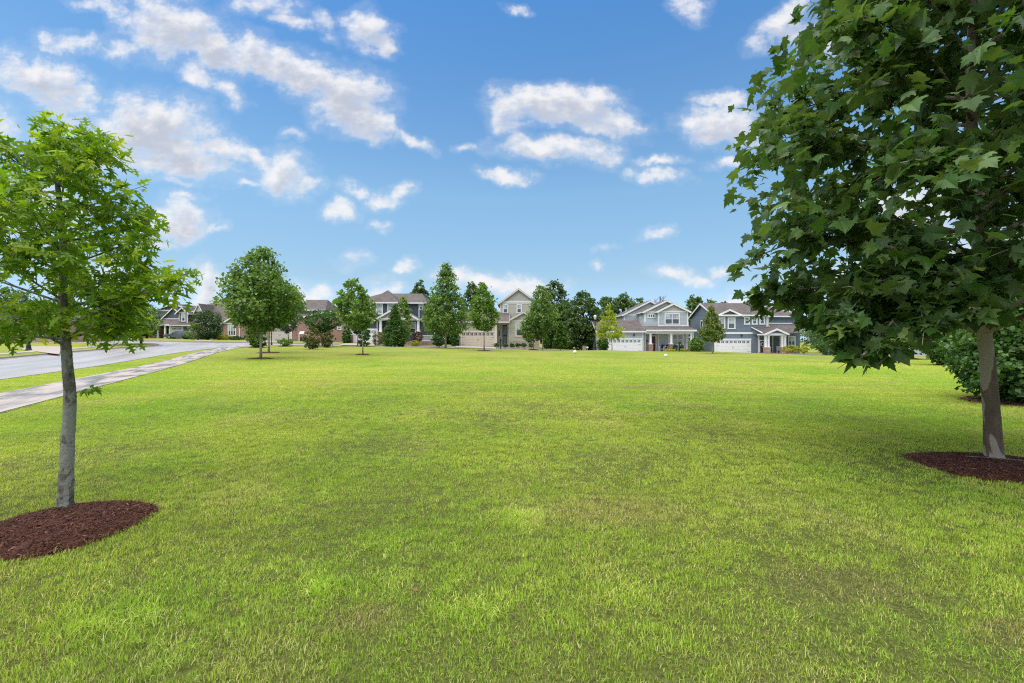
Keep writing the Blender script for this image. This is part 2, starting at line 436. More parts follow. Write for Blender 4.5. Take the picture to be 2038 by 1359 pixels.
def lawn_colour(nt, fine=True):
    """Patchy turf colour by place; shared by the ground and the blades standing on it."""
    p = worldpos(nt)
    big = tex_noise(nt, .16, 3, .5, p)
    midn = tex_noise(nt, .9, 4, .6, worldpos(nt, (1, .45, 1)))
    sml = tex_noise(nt, 5.0, 3, .6, p)
    c = ramp(nt, big, [(.34, GRASS_A), (.52, GRASS_B), (.68, GRASS_C)])
    # thin straw coloured areas
    dry = mth(nt, 'MULTIPLY', ramp(nt, midn, [(.52, (0, 0, 0)), (.72, (1, 1, 1))]), .55)
    c = mixc(nt, dry, c, GRASS_DRY)
    lush = mth(nt, 'MULTIPLY', ramp(nt, tex_noise(nt, .55, 4, .6, worldpos(nt, (1, .6, 1))), [(.55, (0, 0, 0)), (.72, (1, 1, 1))]), .6)
    c = mixc(nt, lush, c, GRASS_LUSH)
    # places worn to straw, each with a ragged edge
    for (x, y, rx, ry, k) in ((4.3, 14.0, 1.5, .42, .8), (-.5, 8.5, .26, .16, .85), (5.6, 10.8, .5, .2, .6), (.75, 3.75, .75, .42, .5), (1.9, 2.6, .5, .32, .5), (-.75, 2.3, .28, .18, .55), (2.3, 8.8, .5, .2, .4), (-8.2, 19, 1.4, .3, .35), (12, 30, 3, .6, .4), (2.45, 2.15, .35, .2, .6)):
        q = nt.nodes.new('ShaderNodeVectorMath'); q.operation = 'MULTIPLY_ADD'; q.inputs[1].default_value = (1 / rx, 1 / ry, 0); q.inputs[2].default_value = (-x / rx, -y / ry, 0)
        nt.links.new(p, q.inputs[0])
        l = nt.nodes.new('ShaderNodeVectorMath'); l.operation = 'LENGTH'; nt.links.new(q.outputs[0], l.inputs[0])
        f = mth(nt, 'ADD', l.outputs['Value'], mth(nt, 'MULTIPLY_ADD', midn, 1.6, -.8))
        f = mth(nt, 'ADD', f, mth(nt, 'MULTIPLY_ADD', sml, 1.2, -.6))
        c = mixc(nt, mth(nt, 'MULTIPLY', ramp(nt, f, [(.45, (1, 1, 1)), (1.0, (0, 0, 0))]), k), c, GRASS_WORN)
    # faint bands left by the mower
    sp = nt.nodes.new('ShaderNodeSeparateXYZ'); nt.links.new(p, sp.inputs[0])
    w = mth(nt, 'SINE', mth(nt, 'ADD', mth(nt, 'MULTIPLY', mth(nt, 'MULTIPLY_ADD', sp.outputs[0], .10, sp.outputs[1]), 4.6), mth(nt, 'MULTIPLY', big, 6)))
    band = nt.nodes.new('ShaderNodeCombineXYZ'); bw = mth(nt, 'MULTIPLY_ADD', w, .045, 1.0)
    for i in range(3): nt.links.new(bw, band.inputs[i])
    c = mixc(nt, 1.0, c, band.outputs[0], 'MULTIPLY')
    v = ramp(nt, sml, [(.3, (.84, .86, .82)), (.7, (1.12, 1.1, 1.1))])
    return mixc(nt, 1.0, c, v, 'MULTIPLY')
GRASS_WORN = (.255, .190, .090)
GRASS_A, GRASS_B, GRASS_C = (.180, .250, .030), (.240, .275, .042), (.275, .280, .056)
GRASS_DRY, GRASS_LUSH = (.320, .270, .105), (.120, .220, .022)
def grass_ground():
    m, nt, b = mat_new('turf')
    c = lawn_colour(nt)
    # soil and thatch under the blades close by, darkened to paint shade between them
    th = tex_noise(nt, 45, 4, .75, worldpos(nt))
    shaded_soil = ramp(nt, th, [(.35, (.026, .026, .010)), (.5, (.062, .072, .018)), (.68, (.13, .13, .042))])
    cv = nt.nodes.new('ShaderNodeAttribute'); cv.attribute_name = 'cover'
    c = mixc(nt, mth(nt, 'MULTIPLY', cv.outputs['Fac'], .9), c, shaded_soil)
    nt.links.new(c, b.inputs['Base Color'])
    b.inputs['Roughness'].default_value = .9; b.inputs['Specular IOR Level'].default_value = .1
    h = tex_noise(nt, 26, 4, .7, worldpos(nt)); h2 = tex_noise(nt, 3.5, 3, .6, worldpos(nt))
    bump(nt, b, mth(nt, 'ADD', h, mth(nt, 'MULTIPLY', h2, 1.5)), .5, .03)
    return m
def grass_blade():
    m, nt, b = mat_new('grass_blade')
    a = nt.nodes.new('ShaderNodeAttribute'); a.attribute_name = 'tint'
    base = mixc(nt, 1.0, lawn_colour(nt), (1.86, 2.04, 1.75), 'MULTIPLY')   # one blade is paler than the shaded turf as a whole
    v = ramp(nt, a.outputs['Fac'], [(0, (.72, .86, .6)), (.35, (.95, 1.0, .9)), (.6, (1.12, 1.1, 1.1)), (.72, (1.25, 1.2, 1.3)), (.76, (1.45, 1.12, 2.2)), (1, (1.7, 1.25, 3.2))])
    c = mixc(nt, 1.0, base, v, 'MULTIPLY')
    nt.links.new(c, b.inputs['Base Color'])
    b.inputs['Roughness'].default_value = .55; b.inputs['Specular IOR Level'].default_value = .3
    t = nt.nodes.new('ShaderNodeBsdfTranslucent'); nt.links.new(mixc(nt, 1.0, c, (1.25, 1.25, .7), 'MULTIPLY'), t.inputs['Color'])
    mx = nt.nodes.new('ShaderNodeMixShader'); mx.inputs[0].default_value = .4
    nt.links.new(b.outputs[0], mx.inputs[1]); nt.links.new(t.outputs[0], mx.inputs[2])
    nt.links.new(mx.outputs[0], nt.nodes['Material Output'].inputs['Surface'])
    return m
def streaks(nt, along, across, scale, detail=5, dist=0.0):
    """Noise drawn out along the road's direction."""
    p = worldpos(nt); c = nt.nodes.new('ShaderNodeCombineXYZ')
    for i, (v, k) in enumerate((((-.45, .89, 0), along), ((.89, .45, 0), across))):
        d = nt.nodes.new('ShaderNodeVectorMath'); d.operation = 'DOT_PRODUCT'; d.inputs[1].default_value = tuple(q * k for q in v)
        nt.links.new(p, d.inputs[0]); nt.links.new(d.outputs['Value'], c.inputs[i])
    return tex_noise(nt, scale, detail, .6, c.outputs[0], dist)
def roadmat():
    m, nt, b = mat_new('wet_asphalt')
    n = streaks(nt, .12, 1.0, .8); f = tex_noise(nt, 90, 2, .6, worldpos(nt))
    c = mixc(nt, 1.0, ramp(nt, n, [(.3, (.30, .285, .28)), (.7, (.375, .36, .35))]), ramp(nt, f, [(.3, (.94, .94, .94)), (.7, (1.06, 1.06, 1.06))]), 'MULTIPLY')
    nt.links.new(c, b.inputs['Base Color'])
    nt.links.new(ramp(nt, n, [(.35, (.30,) * 3), (.7, (.5,) * 3)]), b.inputs['Roughness'])
    b.inputs['Specular IOR Level'].default_value = .4
    bump(nt, b, f, .08, .002)
    return m
def concrete(name, c, wet=0.0, scale=.8):
    m, nt, b = mat_new(name)
    n = streaks(nt, .35, 1.6, scale, 6, .5) if wet else tex_noise(nt, scale, 6, .62, worldpos(nt), .4)
    f = tex_noise(nt, 40, 3, .6, worldpos(nt))
    col = ramp(nt, n, [(.40, tuple(x * (1 - .45 * wet - .08) for x in c)), (.52, tuple(x * .95 for x in c)), (.68, tuple(min(1, x * 1.08) for x in c))])
    col = mixc(nt, 1.0, col, ramp(nt, f, [(.3, (.9, .9, .9)), (.7, (1.08, 1.08, 1.08))]), 'MULTIPLY')
    nt.links.new(col, b.inputs['Base Color'])
    if wet: nt.links.new(ramp(nt, n, [(.36, (.22,) * 3), (.6, (.6,) * 3)]), b.inputs['Roughness'])
    else: b.inputs['Roughness'].default_value = .8
    bump(nt, b, f, .3, .004)
    return m
def barkmat(name, c1, c2, c3, scale=9, stretch=.35, strength=1.0, dist=.02, patch=None):
    m, nt, b = mat_new(name)
    v = coord(nt, scale=(1, 1, stretch))
    n = tex_noise(nt, scale, 6, .65, v); big = tex_noise(nt, scale * .35, 3, .5, v, .6)
    c = ramp(nt, n, [(.3, c1), (.52, c2), (.72, c3)])
    if patch: c = mixc(nt, ramp(nt, big, [(.475, (0, 0, 0)), (.50, (1, 1, 1))]), c, patch)
    nt.links.new(c, b.inputs['Base Color']); b.inputs['Roughness'].default_value = .85
    bump(nt, b, n, strength, dist)
    return m
def glassmat(name, c=(.06, .07, .085)):
    m, nt, b = mat_new(name)
    n = tex_noise(nt, .9, 2, .5, coord(nt))
    nt.links.new(ramp(nt, n, [(.35, tuple(x * .7 for x in c)), (.65, tuple(x * 1.4 for x in c))]), b.inputs['Base Color'])
    b.inputs['Roughness'].default_value = .06; b.inputs['Specular IOR Level'].default_value = .8
    return m
M = {
 'turf': grass_ground(), 'blade': grass_blade(), 'road': roadmat(),
 'walk': concrete('wet_concrete', (.41, .345, .30), 1.05, 1.1), 'kerb': concrete('kerb_concrete', (.34, .285, .25)),
 'drive': concrete('drive_concrete', (.40, .335, .295)),
 'white': plain('white_paint', (.78, .775, .765), .5, .04), 'door_white': plain('garage_white', (.78, .775, .765), .45, .03),
 'trim_beige': plain('cream_paint', (.66, .61, .52), .5, .05), 'door_beige': plain('garage_cream', (.62, .53, .44), .5, .04),
 'tan_door': plain('garage_tan', (.55, .50, .45), .5, .04),
 'grey_side': siding('pale_grey_siding', (.44, .475, .50)), 'grey_gable': siding('pale_grey_battens', (.50, .50, .465), vertical=True),
 'blue_side': siding('slate_blue_siding', (.155, .195, .232)), 'blue_gable': siding('slate_blue_battens', (.16, .20, .237), vertical=True),
 'beige_side': siding('beige_siding', (.48, .45, .37)), 'beige_gable': siding('beige_battens', (.46, .45, .40), vertical=True),
 'slate_side': siding('dark_slate_siding', (.065, .075, .10)), 'tan_gable': siding('tan_shakes', (.50, .45, .37), .14),
 'olive_side': siding('olive_siding', (.185, .19, .15)), 'dark_grey': siding('dark_grey_siding', (.11, .125, .13)),
 'pale_gable': siding('pale_battens', (.55, .55, .53), vertical=True),
 'roof': shingle('brown_shingles', (.122, .102, .095)), 'roof_dark': shingle('dark_shingles', (.07, .06, .058)),
 'brick': brickmat('red_brick', (.23, .085, .065), (.33, .15, .115), (.42, .37, .33)),
 'brick_pale': brickmat('mixed_brick', (.27, .19, .15), (.40, .30, .25), (.50, .46, .42)),
 'stone': brickmat('tan_stone', (.30, .21, .14), (.45, .34, .24), (.42, .38, .32), .38, .17),
 'glass': glassmat('window_glass'), 'glass_pale': glassmat('blind_behind_glass', (.36, .40, .42)),
 'dark_door': plain('brown_door', (.065, .035, .025), .4, .2), 'black': plain('black_metal', (.018, .02, .024), .4, .2),
 'tyre': plain('rubber', (.02, .02, .02), .8, .2), 'rim': plain('wheel_metal', (.45, .46, .47), .3, .1, 3, .7),
 'car_white': plain('white_car_paint', (.78, .78, .79), .2, .03), 'car_grey': plain('grey_car_paint', (.13, .145, .16), .22, .05),
 'car_black': plain('black_car_paint', (.02, .021, .024), .22, .05), 'lamp_red': plain('tail_lamp', (.4, .02, .02), .3, .1),
 'lamp_glass': plain('frosted_lamp_glass', (.75, .77, .80), .25, .04), 'sign_red': plain('sign_red', (.55, .012, .025), .4, .04),
 'sign_white': plain('sign_white', (.85, .85, .85), .4, .02), 'steel': plain('galvanised_steel', (.35, .36, .36), .4, .1, 5, .6),
 'cushion': plain('navy_cushion', (.02, .025, .05), .8, .2), 'box_tan': plain('utility_tan', (.30, .24, .18), .6, .08),
 'ball': plain('white_ball', (.75, .77, .80), .4, .05), 'wreath': plain('pale_wreath', (.55, .53, .45), .9, .3, 30),
 'oak_bark': barkmat('oak_bark', (.05, .042, .034), (.16, .145, .12), (.36, .36, .31), 22, .6, 1.0, .02, patch=(.27, .27, .23)),
 'plane_bark': barkmat('plane_bark', (.095, .066, .047), (.14, .10, .072), (.19, .142, .105), 13, .3, .6, .008, patch=(.34, .29, .23)),
 'young_bark': barkmat('young_bark', (.16, .13, .10), (.30, .26, .20), (.40, .36, .29), 12, .4, .6, .01),
 'dark_bark': barkmat('dark_bark', (.05, .04, .032), (.09, .075, .06), (.14, .12, .10), 10, .35, .8, .02),
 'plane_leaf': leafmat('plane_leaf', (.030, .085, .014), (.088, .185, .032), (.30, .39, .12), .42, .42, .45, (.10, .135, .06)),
 'oak_leaf': leafmat('oak_leaf', (.085, .19, .012), (.21, .35, .022), (.45, .52, .05), .5, .4, .4),
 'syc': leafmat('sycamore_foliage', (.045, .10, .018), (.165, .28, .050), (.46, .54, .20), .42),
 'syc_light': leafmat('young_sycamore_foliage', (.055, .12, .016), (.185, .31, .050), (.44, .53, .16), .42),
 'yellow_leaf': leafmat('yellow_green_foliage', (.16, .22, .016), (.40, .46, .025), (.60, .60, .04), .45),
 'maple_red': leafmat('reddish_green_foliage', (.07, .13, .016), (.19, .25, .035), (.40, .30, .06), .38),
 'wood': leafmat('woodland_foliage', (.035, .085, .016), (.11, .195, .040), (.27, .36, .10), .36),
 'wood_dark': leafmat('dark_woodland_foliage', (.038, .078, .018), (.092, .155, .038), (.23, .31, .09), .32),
 'bush': leafmat('shrub_foliage', (.035, .09, .010), (.10, .20, .022), (.22, .34, .06), .35),
 'bush_dark': leafmat('dark_shrub_foliage', (.024, .068, .012), (.062, .145, .024), (.20, .31, .06), .32),
 'thuja': leafmat('arborvitae_foliage', (.03, .085, .010), (.07, .165, .018), (.15, .27, .045), .3),
 'gold': leafmat('golden_shrub_foliage', (.20, .22, .015), (.42, .42, .02), (.58, .52, .05), .35),
 'rose': leafmat('red_tinged_foliage', (.05, .08, .015), (.13, .15, .03), (.33, .16, .06), .3),
 'grey_green': leafmat('crape_myrtle_foliage', (.03, .065, .022), (.07, .125, .04), (.15, .21, .07), .3),
 'purple': leafmat('dark_red_foliage', (.03, .012, .012), (.07, .03, .025), (.14, .07, .05), .25),
 'petal': plain('petals', (.75, .62, .50), .7, .1), 'mulch': None,
}
def mulchmat():
    m, nt, b = mat_new('bark_mulch')
    n = tex_noise(nt, 45, 4, .7, worldpos(nt, (1, 1, 1))); g = tex_noise(nt, 2.2, 3, .5, worldpos(nt))
    a = nt.nodes.new('ShaderNodeAttribute'); a.attribute_name = 'tint'
    c = ramp(nt, a.outputs['Fac'], [(0, (.036, .013, .007)), (.5, (.105, .036, .018)), (.85, (.21, .080, .044)), (1, (.36, .21, .14))])
    c = mixc(nt, 1.0, c, ramp(nt, n, [(.3, (.6, .6, .6)), (.7, (1.35, 1.3, 1.3))]), 'MULTIPLY')
    nt.links.new(c, b.inputs['Base Color']); b.inputs['Roughness'].default_value = .8
    bump(nt, b, n, .8, .02)
    return m
M['mulch'] = mulchmat()
# ------------------------------------------------------------------ ground, streets, pavements
def spline(pts, step=.8):
    P = [np.array(p, float) for p in pts]; P = [2 * P[0] - P[1]] + P + [2 * P[-1] - P[-2]]
    out = []
    for i in range(1, len(P) - 2):
        n = max(2, int(np.linalg.norm(P[i + 1] - P[i]) / step))
        for k in range(n):
            t = k / n; a, b, c, d = P[i - 1:i + 3]
            out.append(.5 * (2 * b + (c - a) * t + (2 * a - 5 * b + 4 * c - d) * t * t + (3 * b - a - 3 * c + d) * t ** 3))
    out.append(P[-2]); return np.array(out)
ROAD1 = spline([(-4.5,-24), (-15.0,-2), (-23.4,14.6), (-30.2,28.0), (-34.6,38.5), (-36.6,48), (-37.2,58)])
ROAD2 = spline([(-110,66), (-90,65), (-62,62.5), (-46,60.5), (-36,60), (-20,61), (0,61.5), (22,61), (40,58), (62,53)])
HW1, HW2 = 5.0, 3.7
def pdist(x, y, line):
    p = np.stack([np.asarray(x, float).ravel(), np.asarray(y, float).ravel()], 1)
    best = np.full(len(p), 1e9)
    for a, b in zip(line[:-1:2], list(line[2::2]) + ([line[-1]] if len(line) % 2 == 0 else [])):
        ab = b - a; L2 = (ab @ ab) or 1e-9
        t = np.clip(((p - a) @ ab) / L2, 0, 1)
        best = np.minimum(best, np.linalg.norm(p - a - t[:, None] * ab, axis=1))
    return best.reshape(np.shape(x))
def road_sdf(x, y):
    d1 = pdist(x, y, ROAD1) - HW1; d2 = pdist(x, y, ROAD2) - HW2
    k = 4.0; h = np.clip(.5 + .5 * (d2 - d1) / k, 0, 1)
    return d2 * (1 - h) + d1 * h - k * h * (1 - h)
CELL = .5
def build_ground():
    xs = np.concatenate([[-1500,-1000,-600,-400,-280,-200,-150,-115,-90], np.arange(-72, 62.01, CELL), [75,95,120,160,220,300,450,700,1000,1500]])
    ys = np.concatenate([[-600,-300,-150,-80,-45,-25], np.arange(-14, 82.01, CELL), [90,100,112,130,155,190,240,320,450,700,1100,1800,3000]])
    gx, gy = np.meshgrid(xs, ys)
    s = np.full(gx.shape, 50.0)
    near = (gx >= -112) & (gx <= 64) & (gy >= -26) & (gy <= 82)
    s[near] = road_sdf(gx[near], gy[near])
    e = .05
    fine = (gx > -72) & (gx < 62) & (gy > -14) & (gy < 82) & (np.abs(s) < .71 * CELL)
    x, y = gx[fine], gy[fine]
    nx = (road_sdf(x + e, y) - road_sdf(x - e, y)) / (2 * e); ny = (road_sdf(x, y + e) - road_sdf(x, y - e)) / (2 * e)
    ln = np.hypot(nx, ny) + 1e-9; nx /= ln; ny /= ln
    gx[fine] -= nx * s[fine]; gy[fine] -= ny * s[fine]; s[fine] = 0
    NX, NY = np.zeros(gx.shape), np.zeros(gx.shape); NX[fine] = nx; NY[fine] = ny
    h = height(gx, gy)
    # the turf is never perfectly flat
    h = h + .012 * np.sin(gx * 1.9 + 1.3 * np.sin(gy * .7)) * np.sin(gy * 1.4 + np.sin(gx * .6)) * sm(np.abs(s), .0, 2.0)
    V = np.stack([gx.ravel(), gy.ravel(), h.ravel()], 1); s = s.ravel(); nxr, nyr = NX.ravel(), NY.ravel()
    W = len(xs); i = np.arange(len(ys) - 1)[:, None] * W + np.arange(W - 1)[None]; i = i.ravel()
    T = np.concatenate([np.stack([i, i + 1, i + W + 1], 1), np.stack([i, i + W + 1, i + W], 1)])
    st = s[T]; cen = V[T].mean(1)
    allz = (np.abs(st) < 1e-6).all(1)
    ms = st.mean(1)
    if allz.any(): ms[allz] = road_sdf(cen[allz, 0], cen[allz, 1])
    isroad = ms < 0
    def sub(tri, dz=0.0):
        u, inv = np.unique(tri, return_inverse=True)
        v = V[u].copy(); v[:, 2] += dz
        return v, inv.reshape(tri.shape)
    v, t = sub(T[~isroad])
    me = arr_mesh('lawn', v, t, smooth=True)
    cov = me.attributes.new('cover', 'FLOAT', 'POINT')      # weight of the shade-darkened soil: full near the camera, none far off
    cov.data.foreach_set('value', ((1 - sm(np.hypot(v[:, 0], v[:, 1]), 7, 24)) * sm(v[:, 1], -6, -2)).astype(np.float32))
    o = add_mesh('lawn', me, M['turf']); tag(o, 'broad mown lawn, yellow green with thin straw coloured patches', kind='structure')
    v, t = sub(T[isroad], -.13)
    o = add_mesh('road', arr_mesh('road', v, t, smooth=True), M['road']); tag(o, 'wet grey asphalt road bending away to the left', kind='structure')
    # kerb along every edge shared by lawn and road
    def edges(tri): return {(min(a, b), max(a, b)) for q in tri.tolist() for a, b in ((q[0], q[1]), (q[1], q[2]), (q[2], q[0]))}
    m = (np.abs(st) < 1e-6).sum(1) >= 2
    E = edges(T[m & isroad]) & edges(T[m & ~isroad])
    kv, kf = [], []
    for a, b in E:
        if abs(s[a]) > 1e-6 or abs(s[b]) > 1e-6: continue
        k = len(kv)
        for q in (a, b):
            px, py, pz = V[q]; n0, n1 = nxr[q], nyr[q]
            kv += [(px - n0 * .42, py - n1 * .42, pz - .118), (px - n0 * .03, py - n1 * .03, pz - .11), (px, py, pz + .022), (px + n0 * .16, py + n1 * .16, pz + .026), (px + n0 * .17, py + n1 * .17, pz - .1)]
        for j in range(4): kf.append((k + j, k + j + 1, k + j + 6, k + j + 5))
    me = bpy.data.meshes.new('kerb'); me.from_pydata(kv, [], kf)
    bm = bmesh.new(); bm.from_mesh(me); bmesh.ops.remove_doubles(bm, verts=bm.verts[:], dist=.001); bmesh.ops.recalc_face_normals(bm, faces=bm.faces[:])
    bm.to_mesh(me); bm.free()
    tag(add_mesh('kerb', me, M['kerb']), 'pinkish concrete kerb and gutter along the road', kind='structure')
build_ground()

WALK1 = spline([(5.5,-22), (-2.0,-8), (-11.6,10.2), (-21.7,29.2), (-27.5,41), (-30.2,48.5), (-31.6,54.6)], 1.5)
WALK2 = spline([(-24.5,-6), (-35.6,18), (-40.2,29), (-42.8,38), (-44.4,46), (-46,52), (-50,55.5), (-62,57.2), (-80,60)], 1.5)
WALK3 = spline([(-64,68.2), (-46,66.2), (-36,65.6), (-20,66.6), (-14,66.8)], 1.5)
def walk(pts, hw, label):
    """A pavement of cast slabs: each slab is a piece of its own with a joint beside it."""
    root = empty('sidewalk', (0, 0, 0)); tag(root, label, kind='structure')
    for a, b in zip(pts[:-1], pts[1:]):
        d = (b - a) / np.linalg.norm(b - a); n = np.array([-d[1], d[0]])
        a2, b2 = a + d * .004, b - d * .004
        c = []
        for p, sgn in ((a2, 1), (a2, -1), (b2, -1), (b2, 1)):
            q = p + n * hw * sgn; c.append((q[0], q[1], H(*q) + .035))
        m = MB().slab(c[0], c[1], c[2], c[3], .12)
        m.build('slab', M['walk'], root)
walk(WALK1, .85, 'wet concrete sidewalk running beside the near edge of the road')
walk(WALK2, .75, 'concrete sidewalk on the far side of the road by the corner')
def patch(name, poly, m, label, dz=.03, n=10):
    """A paved sheet inside a four-cornered outline, following the ground."""
    a, b, c, d = [np.array(p, float) for p in poly]; v, f = [], []
    for i in range(n + 1):
        for j in range(n + 1):
            s_, t_ = i / n, j / n
            p = (a * (1 - s_) + b * s_) * (1 - t_) + (d * (1 - s_) + c * s_) * t_
            v.append((p[0], p[1], H(p[0], p[1]) + dz))
    for i in range(n):
        for j in range(n):
            k = i * (n + 1) + j; f.append((k, k + n + 1, k + n + 2, k + 1))
    me = bpy.data.meshes.new(name); me.from_pydata(v, [], f)
    tag(add_mesh(name, me, m), label, kind='structure')

# ------------------------------------------------------------------ mulch beds
BEDS = []
def smooth_closed(pts, n=60):
    P = [np.array(p, float) for p in pts]; k = len(P); out = []
    per = max(2, n // k)
    for i in range(k):
        a, b, c, d = P[i - 1], P[i], P[(i + 1) % k], P[(i + 2) % k]
        for j in range(per):
            t = j / per
            out.append(.5 * (2 * b + (c - a) * t + (2 * a - 5 * b + 4 * c - d) * t * t + (3 * b - a - 3 * c + d) * t ** 3))
    return np.array(out)
def inside(x, y, poly):
    x, y = np.asarray(x), np.asarray(y); r = np.zeros(x.shape, bool)
    for (x1, y1), (x2, y2) in zip(poly, np.roll(poly, -1, 0)):
        cnd = ((y1 > y) != (y2 > y)) & (x < (x2 - x1) * (y - y1) / (y2 - y1 + 1e-12) + x1)
        r ^= cnd
    return r
def mulch_bed(outline, label, chips=0, rise=.06, size=.05, seed=1):
    rg = np.random.default_rng(seed)
    poly = smooth_closed(outline); BEDS.append(poly)
    c = poly.mean(0)
    rings = [1.05, .96, .85, .65, .4, .15]; zs = [-.03, .012, .035, .055, rise, rise + .01]
    V, F, T = [], [], []
    n = len(poly)
    for r, z in zip(rings, zs):
        for p in poly:
            q = c + (p - c) * (r + rg.normal(0, .012)); V.append((q[0], q[1], H(*q) + z + rg.normal(0, .006)))
    V.append((c[0], c[1], H(*c) + rise + .01))
    for i in range(len(rings) - 1):
        for j in range(n):
            a, b = i * n + j, i * n + (j + 1) % n
            F += [(a, b, b + n), (a, b + n, a + n)]
    for j in range(n): F.append(((len(rings) - 1) * n + j, (len(rings) - 1) * n + (j + 1) % n, len(V) - 1))
    T = [.35] * len(V)
    V, F, T = np.array(V), np.array(F), np.array(T)
    if chips:
        th = rg.uniform(0, 2 * np.pi, chips); rr = np.sqrt(rg.uniform(0, 1, chips)) * rg.choice([1.0, 1.06, 1.14, 1.26], chips, p=[.84, .1, .045, .015])
        idx = rg.integers(0, n, chips)
        fr = rg.uniform(0, 1, chips)[:, None]; rim = poly[idx] * (1 - fr) + poly[(idx + 1) % n] * fr
        P = c + (rim - c) * rr[:, None]
        L = size * rg.uniform(.4, 1.5, chips); Wd = L * rg.uniform(.12, .35, chips)
        d = np.stack([np.cos(th), np.sin(th), rg.normal(0, .35, chips)], 1); d /= np.linalg.norm(d, axis=1)[:, None]
        up = np.stack([rg.normal(0, .5, chips), rg.normal(0, .5, chips), np.ones(chips)], 1)
        sd = np.cross(d, up); sd /= np.linalg.norm(sd, axis=1)[:, None]
        z = height(P[:, 0], P[:, 1]) + np.interp(rr, [0, .4, .65, .85, .96, 1.05, 1.2], [rise + .01, rise, .055, .035, .014, .008, .008]) + rg.uniform(0, .014, chips)
        C = np.stack([P[:, 0], P[:, 1], z], 1)
        a = C - d * L[:, None] / 2; b = C + d * L[:, None] / 2
        q = sd * Wd[:, None] / 2; nn = np.cross(sd, d) * (Wd[:, None] * .35)
        vs = np.stack([a - q, a + q, b + q * .7, b - q * .7, C + nn], 1).reshape(-1, 3)
        k = len(V) + np.arange(chips)[:, None] * 5
        fs = np.concatenate([k + np.array([[0, 1, 4]]), k + np.array([[1, 2, 4]]), k + np.array([[2, 3, 4]]), k + np.array([[3, 0, 4]])])
        V = np.concatenate([V, vs]); F = np.concatenate([F, fs]); T = np.concatenate([T, np.repeat(rg.beta(1.6, 2.0, chips), 5)])
    o = add_mesh('mulch_bed', arr_mesh('mulch_bed', V, F, T), M['mulch']); tag(o, label, kind='stuff')
    return o
def ring(c, rx, ry, seed=0, n=9):
    r = random.Random(seed)
    return [(c[0] + rx * math.cos(2 * math.pi * i / n) * r.uniform(.88, 1.1), c[1] + ry * math.sin(2 * math.pi * i / n) * r.uniform(.88, 1.1)) for i in range(n)]
mulch_bed([(-2.87,3.66), (-3.05,3.86), (-3.36,3.95), (-3.70,3.86), (-3.90,3.60), (-3.88,3.30), (-3.62,3.02), (-3.32,2.92), (-3.04,2.96), (-2.88,3.25)],
          'dark red brown mulch ring around the young oak at the road side', 11000, .045, .021, 3)
mulch_bed([(4.76,5.56), (4.62,5.12), (4.66,4.74), (4.80,4.52), (5.10,4.36), (5.55,4.36), (5.95,4.62), (6.15,5.05), (6.05,5.42), (5.75,5.62), (5.30,5.68)],
          'brown bark mulch ring under the big broad leaved tree on the right', 11000, .045, .024, 4)

